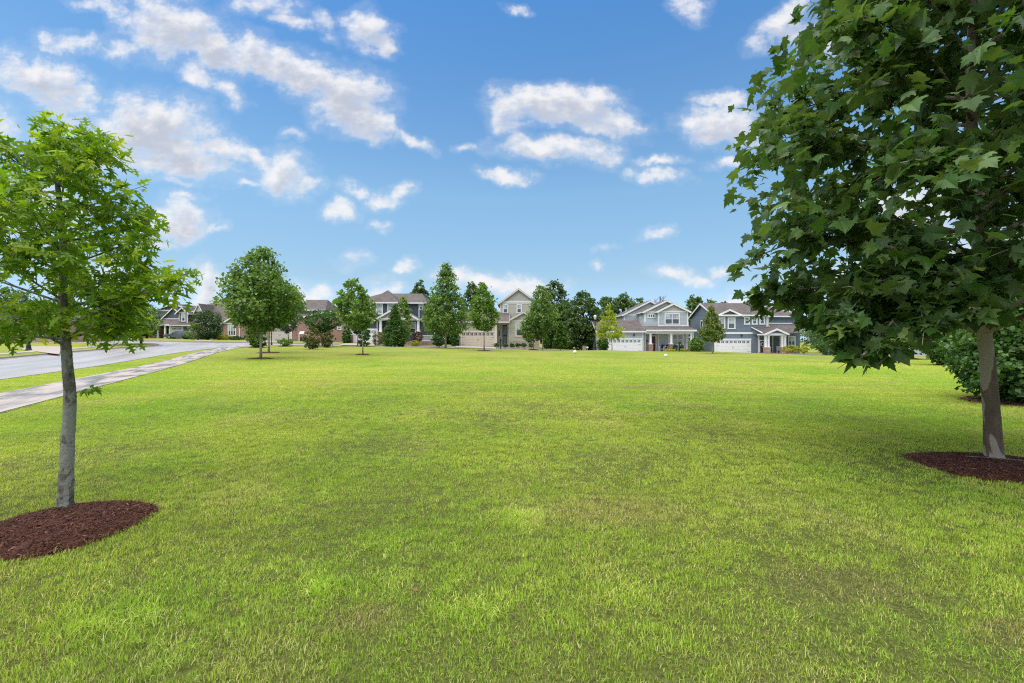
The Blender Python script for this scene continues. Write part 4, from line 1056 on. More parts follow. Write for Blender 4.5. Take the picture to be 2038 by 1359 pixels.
# dark slate house
h = House('dark slate two storey house with hipped roof, tan gabled porch and white columns', 69, 765)
X, Z = h.x, h.z
h.wall('slate_side', X(700, 2), X(846, 2), 2, 10, Z(602, 2)); h.eave_roof(X(700, 2), X(846, 2), 2, 10, Z(602, 2), Z(584, 6) - .16, hl=3.9, hr=1.6)
h.wall('slate_side', X(737), X(789), 0, 7, Z(600)); h.eave_roof(X(737), X(789), 0, 5, Z(600), Z(577.8, 2.5) - .16, hl=2.25, hr=2.25)
for a, b in ((748, 762.2), (771, 786)): h.window(X(a), X(b), Z(625.5), Z(601.2), 0, 1, lites=(2, 1), pale=(1, 1))
h.window(X(833.5, 2), X(843, 2), Z(617, 2), Z(603.5, 2), 2, 1, lites=(2, 1)); h.corner(X(834, 2), 2, Z(640), Z(603, 2)); h.corner(X(738), 0, Z(634), Z(600))
h.wall('slate_side', X(694, -.6), X(756, -.6), -.6, 8, Z(637)); h.eave_roof(X(694, -.6), X(750, -.6), -.6, 7, Z(637), Z(621, 2.5), 'slate_side')
h.garage(X(705, -.6), X(750, -.6), Z(686, -.6), Z(656.5, -.6), -.6); h.window(X(694.5, -.6), X(703, -.6), Z(666.5, -.6), Z(655, -.6), -.6, 1, tr=.08)
h.box('wainscot', 'brick', X(693.5, -.7), X(703, -.7), -.68, -.603, -.7, Z(667))
h.gable(X(752.5, -2), X(829, -2), Z(633.5, -2), Z(609, -2.2) - .15, -2, .5, 'tan_gable')
h.part('beam', MB().box(X(751.5, -2), X(834, -2), -1.96, -1.68, Z(637.4, -2), Z(634, -2)), 'white')
for u in (757, 831.8): h.column(X(u, -2), -1.8, 0, Z(637.4, -2), .36, 'brick', Z(659.5, -2), .62)
h.wall_lamp(X(750.5, -.6), -.6, Z(650)); h.downspout(X(750.5, -2), -1.9, .3, Z(634, -2))
h.window(X(800, 0), X(828, 0), Z(667), Z(640), .0, 2); h.wall('slate_side', X(756.5, 0), X(846, 0), .02, 2.5, Z(636))
h.part('porch_floor', MB().box(X(752, -2), X(848, -2), -2.2, -.003, -.6, .35), 'brick')
rl = MB()
for i in range(12): xx = X(838 + i * 2.0, -1.9); rl.box(xx - .03, xx + .03, -1.93, -1.87, .352, 1.2)
rl.box(X(836, -1.9), X(862, -1.9), -1.95, -1.85, 1.202, 1.28).box(X(836, -1.9), X(862, -1.9), -1.94, -1.86, .45, .52); h.part('railing', rl, 'white')
h.part('porch_floor', MB().box(X(848.2, -2), X(863, -2), -2.1, -.003, -.6, .34), 'brick')
h.door(X(788, 0), X(796, 0), .36, Z(645), .02)

# red brick house with the tan garage
h = House('red brick house with broad brick gable, tan garage door and brown upper roof', 76, 630)
X, Z = h.x, h.z
h.wall('brick', X(592), X(716), 0, 12, Z(634)); h.gable(X(592), X(716), Z(634.3), Z(617, -.3) - .15, 0, 12, 'brick', band=False)
h.wall('brick', X(531, 1), X(592, 1), 1, 9, Z(646)); h.eave_roof(X(531, 1), X(597, 1), 1, 10, Z(645), Z(622, 5.5), 'brick')
h.garage(X(537, 1), X(577, 1), Z(677.5, 1), Z(654.5, 1), 1, 'tan_door'); h.corner(X(580, 1), 1, 0, Z(646, 1))
h.wall('olive_side', X(596, 5), X(646, 5), 5, 13, Z(615.8, 5)); h.eave_roof(X(596, 5), X(646, 5), 5, 13, Z(616, 5), Z(596.5, 9) - .16, 'olive_side', hr=1.4)
h.window(X(671.5), X(679.8), Z(656.5), Z(646), 0, 1, tr=.09)
h.box('crawl_vent', 'black', X(667), X(669), -.02, -.003, Z(676), Z(672))

# brick and olive house at the bend
h = House('red brick front gable house with tall white triple window, brown roofs rising behind', 82, 450)
X, Z = h.x, h.z
h.wall('brick', X(445), X(499), 0, 8, Z(642.5)); h.gable(X(445), X(499), Z(643), Z(625.5, -.3), 0, 8, 'brick')
h.window(X(453.5), X(470), Z(668.5), Z(646), 0, 3, lites=(1, 2), pale=(1, 0)); h.corner(X(476.5), 0, 0, Z(643)); h.box('gable_vent', 'white', X(463.5), X(466), -.03, -.003, Z(639), Z(634))
h.wall('olive_side', X(388, 3), X(540, 3), 3, 13, Z(641, 3)); h.eave_roof(X(388, 3), X(540, 3), 3, 13, Z(641, 3), Z(605, 8) - .16, 'olive_side')
h.part('roof', MB().slab((X(432, 2), 1.4, Z(642, 2)), (X(449, 2), 1.4, Z(642, 2)), (X(449, 3), 5, Z(632, 4)), (X(432, 3), 5, Z(632, 4)), .14), 'roof')
h.gable(X(389, 3), X(404, 3), Z(620, 3), Z(605.5, 3), 2.9, 7, 'pale_gable', oh=.2, band=False)
h.wall('olive_side', X(398, 9), X(450, 9), 9, 15, Z(612, 9)); h.eave_roof(X(398, 9), X(450, 9), 9, 16, Z(612, 9), Z(598, 12.5) - .16, 'olive_side', hl=2, hr=2)
h.garage(X(502, 3), X(530, 3), Z(677, 3), Z(656, 3), 2.9, 'tan_door', n=6)
h.window(X(404, 3), X(416, 3), Z(668, 3), Z(650, 3), 3, 2); h.window(X(428, 3), X(438, 3), Z(668, 3), Z(650, 3), 3, 1)

# olive two storey house
h = House('olive green two storey house with small white trimmed gable and white garage', 88, 380)
X, Z = h.x, h.z
h.wall('olive_side', X(356), X(373.5), 0, 8, Z(620.5)); h.gable(X(355.8), X(373.8), Z(621), Z(611.3, -.3) - .1, 0, 8, 'olive_side', oh=.45)
h.window(X(361), X(369.5), Z(640), Z(623.5), 0, 1, lites=(2, 1), tr=.14); h.corner(X(356.8), 0, 3.5, Z(621)); h.corner(X(373), 0, 2, Z(621), w=.25)
h.wall('olive_side', X(366, 1.5), X(402, 1.5), 1.5, 9, Z(619.5, 1.5)); h.eave_roof(X(366, 1.5), X(402, 1.5), 1.5, 9, Z(619.5, 1.5), Z(610, 5.2) - .16, 'olive_side', hr=1.5)
h.wall('olive_side', X(339, -1.5), X(402, -1.5), -1.5, 3, Z(647.5, -1.5))
h.part('roof', MB().slab((X(336, -2), -2, Z(647.5, -2) + .1), (X(404, -2), -2, Z(647.5, -2) + .1), (X(404), -.01, Z(642)), (X(340), -.01, Z(642)), .13), 'roof'); h.part('gutter', MB().box(X(336, -2), X(404, -2), -2.13, -2.003, Z(648.8, -2), Z(647, -2)), 'white')
h.garage(X(342, -1.5), X(360.5, -1.5), Z(668, -1.5), Z(652.5, -1.5), -1.5, n=4); h.corner(X(363.5, -1.5), -1.5, -.5, Z(648, -1.5), w=.3)
h.window(X(377, -1.5), X(384, -1.5), Z(666, -1.5), Z(653, -1.5), -1.5, 1)

# grey gabled house
h = House('grey two storey house with two nested white edged gables and columned porch', 98, 335)
X, Z = h.x, h.z
h.wall('dark_grey', X(308), X(385), 0, 10, Z(617)); h.gable(X(308), X(385), Z(617.3), Z(604, -.3) - .1, 0, 10, 'dark_grey')
h.wall('dark_grey', X(324, -1), X(369, -1), -1, 6, Z(634, -1)); h.gable(X(324, -1), X(369, -1), Z(634, -1), Z(611.5, -1.3) - .1, -1, 4, 'dark_grey')
h.part('roof', MB().slab((X(304, -3.5), -3.5, Z(645.5, -3.5)), (X(362, -3.5), -3.5, Z(645.5, -3.5)), (X(362, -1), -1.02, Z(635, -1)), (X(304, -1), -1.02, Z(635, -1)), .15), 'roof')
h.part('gutter', MB().box(X(303, -3.5), X(362, -3.5), -3.65, -3.503, Z(648, -3.5), Z(645, -3.5)), 'white')
for u in (313.5, 328, 338.5): h.column(X(u, -3.4), -3.3, 0, Z(648, -3.5), .3)
h.wall('olive_side', X(309, -.8), X(362, -.8), -.98, 2, Z(640)); h.window(X(316, -1), X(323.5, -1), Z(669, -1), Z(653, -1), -1, 1); h.door(X(331.5, -1), X(335, -1), 0, Z(655, -1), -1); h.box('wall_panel', 'white', X(302, -2), X(308.5, -2), -2, -1.5, -.6, Z(654))

# porch house behind the street tree, stone house on the far left, house on the right
h = House('low house with paired white porch columns behind the round street tree', 92, 245)
X, Z = h.x, h.z
h.wall('brick', X(208), X(290), 0, 9, Z(650)); h.eave_roof(X(208), X(290), 0, 9, Z(650), Z(626, 4.5), 'brick', hl=4, hr=4)
h.part('beam', MB().box(X(232), X(262), -2.1, -1.8, Z(654.5, -2), Z(651, -2)), 'white'); h.part('roof', MB().slab((X(231, -2), -2.3, Z(650.5, -2)), (X(263, -2), -2.3, Z(650.5, -2)), (X(263), -.4, Z(645)), (X(231), -.4, Z(645)), .14), 'roof')
for u in (237.5, 242.5, 247.5): h.column(X(u, -2), -1.95, 0, Z(654.5, -2), .36, taper=.95)
h.door(X(251), X(255), 0, Z(657), 0); h.window(X(262), X(276), Z(670), Z(655), 0, 2)
h = House('tan stone house with white downspout, half hidden by the young oak', 57, 60)
X, Z = h.x, h.z
h.wall('stone', X(58), X(113), 0, 9, Z(640)); h.wall('grey_side', X(-70), X(57.6), .6, 9, Z(634)); h.wall('brick', X(36), X(57.7), .2, 3, Z(654))
h.eave_roof(X(-70), X(113), 0, 9, Z(639), Z(622, 4.5), 'stone', hl=4, hr=3.5)
h.part('downspout', MB().tube([(X(80.5), -.09, Z(640)), (X(80.5), -.09, Z(662)), (X(82), -.1, Z(665.5)), (X(89), -.14, Z(668))], .11, 8), 'white')
h.window(X(10), X(32), Z(651), Z(641), .6, 2)
h = House('grey roofed house behind the broad leaved tree at the right', 60, 1800)
X, Z = h.x, h.z
h.wall('grey_side', X(1735), X(1905), 0, 9, Z(640)); h.eave_roof(X(1735), X(1905), 0, 10, Z(638), Z(600, 5), 'grey_side', 'roof_dark')
h.gable(X(1740, -1), X(1800, -1), Z(640, -1), Z(616, -1), -1, 5, 'grey_gable', 'roof_dark'); h.wall('grey_side', X(1740, -1), X(1800, -1), -1, 3, Z(640, -1))
h.garage(X(1746, -1), X(1794, -1), Z(707, -1), Z(678, -1), -1); h.window(X(1812), X(1834), Z(690), Z(665), 0, 2); h.window(X(1845), X(1870), Z(690), Z(665), 0, 2)

# driveways seen as thin strips
patch('driveway', [at(906, 58.5)[:2], at(988, 58.5)[:2], at(986, 67.5)[:2], at(908, 67.5)[:2]], M['drive'], 'pinkish concrete driveway of the beige house')
patch('driveway', [at(672, 59)[:2], at(745, 59)[:2], at(748, 68)[:2], at(690, 68)[:2]], M['drive'], 'concrete driveway of the dark slate house')
patch('driveway', [at(1200, 65.5)[:2], at(1282, 65.5)[:2], at(1282, 66.9)[:2], at(1200, 66.9)[:2]], M['drive'], 'concrete driveway of the pale grey house')
patch('driveway', [at(1415, 64)[:2], at(1600, 60)[:2], at(1600, 63.5)[:2], at(1420, 66.6)[:2]], M['drive'], 'concrete driveway and path of the blue house')
patch('driveway', [at(1640, 56.5)[:2], at(1930, 52)[:2], at(1930, 58)[:2], at(1640, 59)[:2]], M['drive'], 'concrete driveway of the house on the right')
patch('driveway', [at(480, 65)[:2], at(540, 65.5)[:2], at(575, 76)[:2], at(535, 76.5)[:2]], M['drive'], 'concrete driveway of the red brick house')
patch('driveway', [at(390, 65)[:2], at(420, 65)[:2], at(420, 68)[:2], at(390, 68)[:2]], M['drive'], 'pale concrete apron by the bend')
patch('driveway', [gp(40, 696)[:2], gp(118, 706)[:2], gp(122, 690)[:2], gp(60, 690)[:2]], M['drive'], 'pinkish driveway apron across the road', dz=.05)
# ------------------------------------------------------------------ leaves and trees
def leaf_template(half, fold=.22, curl=.5, petiole=0.0):
    """A flat lobed outline, folded along its midrib and curling; y runs from stalk to tip, z is the upper side."""
    hv = [Vector((x, y, 0)) for x, y in half]
    tr = tessellate_polygon([hv])
    n = len(half); V = []; F = []
    for sgn in (1, -1):
        k = len(V)
        for x, y in half: V.append((x * sgn, y, fold * abs(x) - curl * (y - .25) ** 2 * .55 - .35 * x * x))
        for a, b, c in tr:
            A, B, Cc = (np.array(V[k + i][:2]) for i in (a, b, c))
            up = (B[0] - A[0]) * (Cc[1] - A[1]) - (B[1] - A[1]) * (Cc[0] - A[0]) > 0
            F.append((k + a, k + b, k + c) if up else (k + a, k + c, k + b))
    if petiole:
        k = len(V); w = .012
        V += [(-w, -petiole, -.02), (w, -petiole, -.02), (w, .01, 0), (-w, .01, 0)]; F += [(k, k + 1, k + 2), (k, k + 2, k + 3)]
    return np.array(V, float), np.array(F, int)
PLANE_HALF = [(0,0),(.12,-.07),(.30,-.12),(.40,-.03),(.31,.07),(.44,.13),(.60,.30),(.63,.44),(.47,.40),(.36,.41),(.31,.50),(.36,.63),(.22,.62),(.16,.75),(.09,.84),(0,1.02)]
OAK_HALF = [(0,0),(.03,.08),(.19,.10),(.27,.20),(.08,.24),(.09,.33),(.33,.38),(.43,.54),(.26,.50),(.10,.54),(.11,.63),(.26,.72),(.31,.86),(.17,.79),(.09,.82),(.09,.92),(0,1.06)]
TP_PLANE = [leaf_template(PLANE_HALF, f, c, .32) for f, c in ((.20, .5), (.05, 1.0), (.35, .25), (-.1, .8))]
TP_OAK = [leaf_template(OAK_HALF, f, c, .12) for f, c in ((.25, .5), (.1, 1.1), (.4, .2), (-.05, .7))]
TP_FAR = [(np.array([(0,0,0),(.42,.42,.10),(0,1,-.18),(-.42,.42,.10)]), np.array([(0,1,2),(0,2,3)])),
          (np.array([(0,0,0),(.34,.30,.05),(.0,.9,.12),(-.46,.5,-.05)]), np.array([(0,1,2),(0,2,3)]))]
TP_NEEDLE = [(np.array([(0,0,0),(.13,.35,.03),(0,1,-.12),(-.13,.35,.03)]), np.array([(0,1,2),(0,2,3)]))]
def nrm(a): return a / (np.linalg.norm(a, axis=-1, keepdims=True) + 1e-9)
def leaf_frames(rg, out, droop, spread, up=.9, face=.35):
    """Rows x (across), y (along), z (upper side) for leaves whose shoot points along OUT."""
    n = len(out)
    z = nrm(np.array([0, 0, up]) + out * face + rg.normal(0, spread, (n, 3)))
    y = out + np.array([0, 0, -droop]) + rg.normal(0, .7, (n, 3))
    y = nrm(y - z * (y * z).sum(1, keepdims=True))
    return np.cross(y, z), y, z
def join_leaves(rg, P, fr, size, tint, temps):
    x, y, z = fr; kind = rg.integers(0, len(temps), len(P)); VV, FF, TT = [], [], []; base = 0
    for k, (tv, tf) in enumerate(temps):
        m = kind == k; c = m.sum()
        if not c: continue
        s = size[m][:, None, None]
        v = P[m][:, None, :] + s * (tv[None, :, 0:1] * x[m][:, None, :] + tv[None, :, 1:2] * y[m][:, None, :] + tv[None, :, 2:3] * z[m][:, None, :])
        f = tf[None] + (np.arange(c) * len(tv))[:, None, None] + base
        VV.append(v.reshape(-1, 3)); FF.append(f.reshape(-1, 3)); TT.append(np.repeat(tint[m], len(tv))); base += c * len(tv)
    return np.concatenate(VV), np.concatenate(FF), np.concatenate(TT)
OVOID = [(0,.22),(.1,.62),(.25,.98),(.42,.94),(.62,.74),(.82,.45),(.94,.24),(1,.08)]
CONE = [(0,.7),(.1,1),(.3,.86),(.6,.52),(.85,.22),(1,.03)]
ROUND = [(0,.35),(.1,.68),(.3,.95),(.5,1),(.7,.88),(.88,.56),(1,.12)]
COLUMN = [(0,.8),(.15,1),(.6,.92),(.85,.6),(1,.08)]
VASE = [(0,.15),(.25,.55),(.5,.92),(.75,1),(.92,.68),(1,.2)]
def crown(rg, axis, zb, zt, R, prof, nsh, ntw, nl, rise=.55, lump=.2, flat=1.0, tw=.36):
    """Shoots from the stem to the crown's surface, twigs off them, leaves along the twigs.
    Returns limbs (polylines), leaf positions, outward directions, how far out each leaf sits, and its shoot's number."""
    ts, rs = zip(*prof); limbs, P, O, S_, I = [], [], [], [], []
    lob = rg.uniform(-1, 1, (4, 3)); hgt = zt - zb
    tt = []
    while len(tt) < nsh:
        t = rg.uniform(0, 1)
        if rg.uniform() < .15 + np.interp(t, ts, rs): tt.append(t)
    az0 = rg.uniform(0, 6.28)
    for i, t in enumerate(sorted(tt)):
        az = az0 + i * 2.39996 + rg.normal(0, .35)
        m = 1 + lump * sum(lob[k, 0] * math.sin((k + 1) * az + 3 * lob[k, 1] + 4 * t * lob[k, 2]) for k in range(4)) * .6
        r = np.interp(t, ts, rs) * R * m * rg.uniform(.72, 1.06)
        zt_ = zb + hgt * t; z0 = max(zt_ - r * rise, zb * .85, .05)
        a0 = axis(z0); a1 = axis(min(zt_, zt))
        tip = np.array([a1[0] + r * math.cos(az), a1[1] + r * math.sin(az) * flat, zt_])
        base = np.array([a0[0], a0[1], z0])
        mid = (base + tip) / 2 + np.array([0, 0, r * .10]) + rg.normal(0, r * .06, 3)
        limbs.append((base, mid, tip, r))
        nt = max(3, int(ntw * (.5 + r / R)))
        s = rg.uniform(.30, 1.0, nt) ** .8
        Q = ((1 - s) ** 2)[:, None] * base + (2 * s * (1 - s))[:, None] * mid + (s ** 2)[:, None] * tip
        d = nrm(nrm(tip - base)[None] * .8 + rg.normal(0, .75, (nt, 3)) + np.array([0, 0, .12]))
        ln = np.clip(r, .3 * R, R) * tw * rg.uniform(.5, 1.2, nt)
        k = max(2, nl // (nsh * ntw)); u = rg.uniform(.15, 1.0, (nt, k))
        pts = Q[:, None, :] + d[:, None, :] * (ln[:, None] * u)[..., None]
        P.append(pts.reshape(-1, 3)); O.append(np.repeat(nrm(d * .6 + nrm(tip - base)[None] * .6), k, 0)); S_.append((.45 * s[:, None] + .55 * u).ravel()); I.append(np.full(nt * k, i))
    P = np.concatenate(P)
    return limbs, P, np.concatenate(O), np.concatenate(S_), np.concatenate(I)
PLANT_SEED = [100]
def plant(name, label, cat, pos, px, prof, leaf, n=3500, ls=.24, tr=.08, bark='young_bark', group=None, stems=1, temps=None, nsh=None, ntw=9,
          rise=.55, droop=.35, spread=.75, lump=.27, tint=(0, .85), tw=.3, seed=None, lean=0.0):
    """A tree or shrub standing at POS whose crown fills the photo box PX = (left, right, top, bottom) at that distance."""
    PLANT_SEED[0] += 1; n = int(n * 1.35); rg = np.random.default_rng(seed or PLANT_SEED[0]); d = pos.y
    X = lambda u: (u - CU) / FPX * d - pos.x
    Z = lambda v: EYE - (v - CV) / FPX * d - pos.z
    zt, zb = Z(px[2]), max(Z(px[3]), .04); cx = (X(px[0]) + X(px[1])) / 2; Rr = (X(px[1]) - X(px[0])) / 2 * .91
    root = empty(name, pos, 0); tag(root, label, cat, group)
    H_ = zt
    def axis(z):
        t = min(max(z / max(zt, .01), 0), 1); s = t * t
        return np.array([cx * sm(z, zb * .5, zb + (zt - zb) * .6) + lean * math.sin(t * 5) * .3, lean * math.sin(t * 4 + 1) * .3])
    limbs, P, O, S_, I = crown(rg, axis, zb, zt, Rr, prof, nsh or max(14, int(n ** .5 * .75)), ntw, int(n * .45), rise, lump, tw=tw)
    # sprays of leaves that fill the crown out to its uneven surface
    m = 20; nc = int(n * .85 / m); ts, rs = zip(*prof); t = rg.uniform(0, 1, nc * 4)
    t = t[rg.uniform(size=len(t)) < .12 + np.interp(t, ts, rs)][:nc]; nc = len(t)
    az = rg.uniform(0, 6.283, nc); a_, b_, c_ = rg.uniform(0, 6.28, 3)
    w = 1 + lump * (.45 * np.sin(2 * az + a_ + 4 * t) + .40 * np.sin(3 * az + b_ - 7 * t) + .30 * np.sin(5 * az + c_ + 12 * t))
    r = np.interp(t, ts, rs) * Rr * w * rg.uniform(.25, 1, nc) ** .42
    ax = np.array([axis(z) for z in zb + (zt - zb) * t])
    C = np.stack([ax[:, 0] + r * np.cos(az), ax[:, 1] + r * np.sin(az), zb + (zt - zb) * t], 1)
    sg = min(Rr, (zt - zb) * .5) * .088
    Q = C[:, None] + rg.normal(0, 1, (nc, m, 3)) * sg * np.array([1, 1, .75]); oo = np.stack([np.cos(az), np.sin(az), np.full(nc, .25)], 1)
    P = np.concatenate([P, Q.reshape(-1, 3)]); O = np.concatenate([O, nrm(np.repeat(oo, m, 0) + rg.normal(0, .4, (nc * m, 3)))])
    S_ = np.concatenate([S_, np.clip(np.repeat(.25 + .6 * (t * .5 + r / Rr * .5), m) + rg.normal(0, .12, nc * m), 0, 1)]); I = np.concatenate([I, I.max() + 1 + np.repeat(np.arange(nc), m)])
    ok = P[:, 2] > .03; P, O, S_, I = P[ok], O[ok], S_[ok], I[ok]
    mb = MB()
    if stems == 1:
        zs = np.linspace(-.12, zb + (zt - zb) * .82, 9)
        mb.tube([(axis(z)[0], axis(z)[1], z) for z in zs], [tr * (1.25 if i == 0 else 1.08 if i == 1 else max(.16, 1 - .95 * (max(z, 0) / zt) ** .9)) for i, z in enumerate(zs)], 8)
    else:
        for i in range(stems):
            a = 6.283 * i / stems + rg.uniform(0, 1); r = Rr * .45
            mb.tube([(.1 * math.cos(a), .1 * math.sin(a), -.1), (.4 * r * math.cos(a), .4 * r * math.sin(a), zb * .6 + .15 * zt), (r * math.cos(a) + cx * .6, r * math.sin(a), zb + (zt - zb) * .45)], [tr, tr * .8, tr * .3], 6)
    for b, m, t, r in limbs[::2]:
        mb.tube([b, (b + m) / 2 + [0, 0, .0], m, (m + t) / 2, t], [tr * .38, tr * .3, tr * .22, tr * .13, tr * .04], 4, False)
    mb.build('trunk', M[bark], root, True)
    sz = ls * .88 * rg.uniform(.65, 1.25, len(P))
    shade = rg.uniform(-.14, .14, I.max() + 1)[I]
    tn = np.clip(tint[0] + (tint[1] - tint[0]) * (.55 * S_ ** 1.5 + .45 * rg.uniform(size=len(P))) + shade, 0, 1)  # inner leaves darker, outer and upper ones lighter: crown shading painted into the tint
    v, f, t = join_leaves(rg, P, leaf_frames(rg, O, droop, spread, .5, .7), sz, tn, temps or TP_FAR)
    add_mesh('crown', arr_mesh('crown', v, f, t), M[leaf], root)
    return root
def far_mulch(g, rx, label, ry=None, seed=0):
    return mulch_bed(ring((g.x, g.y), rx, ry or rx, seed), label, 260, .07, .09, seed + 9)

# --- the two trees close to the camera -------------------------------------------------------------
def tube_path(pts, r0, r1, n=10, seed=0, wob=0.0, pw=1.0):
    rg = np.random.default_rng(seed); P = [np.array(p, float) for p in pts]
    P = [2 * P[0] - P[1]] + P + [2 * P[-1] - P[-2]]; out = []
    for i in range(1, len(P) - 2):
        for k in range(6):
            t = k / 6; a, b, c, d = P[i - 1:i + 3]
            out.append(.5 * (2 * b + (c - a) * t + (2 * a - 5 * b + 4 * c - d) * t * t + (3 * b - a - 3 * c + d) * t ** 3))
    out.append(P[-2]); m = len(out)
    rad = [(r0 + (r1 - r0) * (i / (m - 1)) ** pw) * (1 + rg.normal(0, wob)) for i in range(m)]
    return out, rad
def knobbly(mb, pts, rad, n=22, seed=0, amp=.08, flare=0.0, sub=5):
    """A trunk skin with bumps and a root flare."""
    rg = np.random.default_rng(seed); P, Rr = [], []
    for i in range(len(pts) - 1):
        for k in range(sub):
            t = k / sub; P.append(pts[i] * (1 - t) + pts[i + 1] * t); Rr.append(rad[i] * (1 - t) + rad[i + 1] * t)
    P.append(pts[-1]); Rr.append(rad[-1]); k0 = len(mb.v); m = len(P)
    ph = rg.uniform(0, 6.28, 8)
    for i, (p, r) in enumerate(zip(P, Rr)):
        h = p[2] - P[0][2]
        for j in range(n):
            a = 2 * math.pi * j / n
            q = 1 + amp * (.5 * math.sin(2 * a + ph[0] + 3.1 * h) + .35 * math.sin(3 * a + ph[1] - 5.3 * h) + .35 * math.sin(5 * a + ph[2] + 11 * h) + .25 * math.sin(7 * a + ph[3] - 23 * h) + rg.normal(0, .28))
            q += flare * math.exp(-h / .09) * (1 + .5 * math.sin(5 * a + ph[4]))
            mb.v.append((p[0] + r * q * math.cos(a), p[1] + r * q * math.sin(a), p[2]))
    for i in range(m - 1):
        for j in range(n):
            a, b = k0 + i * n + j, k0 + i * n + (j + 1) % n
            mb.f.append((a, b, b + n, a + n))
def big_tree(name, label, cat, pos, trunk_pts, r0, r1, limbs, clusters, temps, leafm, bark, ls, seed, droop, spread, tints, amp, flare, tip_bias, shell=None, low=.9):
    """A tree near enough for its leaves to be seen one by one: 300 nearest leaves are pieces of their own, the rest one crown."""
    rg = np.random.default_rng(seed)
    root = empty(name, pos); tag(root, label, cat)
    pts, rad = tube_path(trunk_pts, r0, r1, seed=seed, wob=.02, pw=.9)
    mb = MB(); knobbly(mb, pts, rad, 24, seed, amp, flare); mb.build('trunk', M[bark], root, True)
    P, O, S_, G = [], [], [], []
    for li, (poly, rr, nt, nlf, tw) in enumerate(limbs):
        p, r = tube_path(poly, rr, rr * .22, seed=seed + li)
        bm_ = MB().tube(p, r, 8); p = np.array(p)
        for _ in range(nt):
            s = rg.uniform(.22, 1.0); q = p[int(s * (len(p) - 1))]; t = p[min(len(p) - 1, int(s * (len(p) - 1)) + 1)] - p[max(0, int(s * (len(p) - 1)) - 1)]
            d = nrm(nrm(t) * .7 + rg.normal(0, .7, 3) + [0, 0, .15]); L_ = tw * rg.uniform(.4, 1.15) * (1.1 - .4 * s)
            e = q + d * L_ + np.array([0, 0, -.10 * L_])
            bm_.tube([q, (q + e) / 2 + [0, 0, .05 * L_], e], [rr * .16 + .002, rr * .10 + .0015, .0015], 4, False)
            u = rg.uniform(.12, 1.05, nlf)
            pts_ = q[None] + (e - q)[None] * u[:, None] + rg.normal(0, ls * .30, (nlf, 3))
            P.append(pts_); O.append(np.repeat(nrm(d)[None], nlf, 0) + rg.normal(0, .35, (nlf, 3))); S_.append(.3 * s + .7 * u); G.append(np.full(nlf, rg.uniform(-.1, .1)))
        bm_.build('branch', M[bark], root, True)
    for c, rx, ry, rz, nlf, dr in clusters:      # sprays between the limbs
        v = rg.normal(0, 1, (nlf, 3)); v = nrm(v) * rg.uniform(.25, 1, nlf)[:, None] ** .5
        P.append(np.array(c) + v * [rx, ry, rz]); O.append(nrm(v + rg.normal(0, .4, (nlf, 3)) + [0, 0, -.2])); S_.append(np.linalg.norm(v, axis=1) * .8 + .1); G.append(np.full(nlf, rg.uniform(-.1, .1)))
    if shell:                                   # outer twigs that close the crown's surface
        ns, pr, R0, zb, hh, cxy, la = shell; ts, rs = zip(*pr)
        t = rg.uniform(0, 1, ns * 3); t = t[rg.uniform(size=len(t)) < np.interp(t, ts, rs)][:ns]; ns = len(t)
        az = rg.uniform(0, 6.283, ns); w = 1 + la * (.10 * np.sin(3 * az + 5 * t + seed) + .07 * np.sin(7 * az - 9 * t) + .05 * np.sin(13 * az + 17 * t))
        r = np.interp(t, ts, rs) * R0 * w * rg.uniform(.72, 1.03, ns)
        P.append(np.stack([cxy[0] + r * np.cos(az), cxy[1] + r * np.sin(az), zb + hh * t + rg.normal(0, .05, ns)], 1))
        O.append(np.stack([np.cos(az), np.sin(az), rg.normal(-.1, .3, ns)], 1)); S_.append(rg.uniform(.3, 1, ns)); G.append(.16 * np.sin(9 * az + 14 * t) + .1 * np.sin(23 * az - 31 * t))  # lighter and darker clusters: lit foliage painted into the tint
    P, O, S_, G = np.concatenate(P), nrm(np.concatenate(O)), np.concatenate(S_), np.concatenate(G)
    W = P + np.array(pos); keep = (W[:, 2] > np.where((P[:, 0] < -1.7) & (P[:, 1] > -1.1), 1.2, low)) & (np.linalg.norm(W - [0, 0, EYE], axis=1) > 2.5)
    P, O, S_, G, W = P[keep], O[keep], S_[keep], G[keep], W[keep]
    n = len(P); sz = ls * rg.uniform(.5, 1.25, n)
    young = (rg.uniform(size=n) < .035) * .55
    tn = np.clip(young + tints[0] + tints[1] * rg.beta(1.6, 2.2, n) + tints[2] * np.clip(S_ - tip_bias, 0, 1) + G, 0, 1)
    x, y, z = leaf_frames(rg, O, droop, spread)
    u_, v_ = CU + FPX * W[:, 0] / np.maximum(W[:, 1], .1), CV - FPX * (W[:, 2] - EYE) / np.maximum(W[:, 1], .1)
    inview = (W[:, 1] > .5) & (u_ > 10) & (u_ < 2028) & (v_ > 10) & (v_ < 1340)
    order = np.argsort(np.where(inview, np.linalg.norm(W - [0, 0, EYE], axis=1) / sz, 1e9))[:300]
    single = np.zeros(n, bool); single[order] = True
    r_ = ~single
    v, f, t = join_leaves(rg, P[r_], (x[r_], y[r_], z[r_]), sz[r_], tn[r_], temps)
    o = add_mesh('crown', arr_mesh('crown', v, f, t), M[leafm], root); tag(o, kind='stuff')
    lib = {}
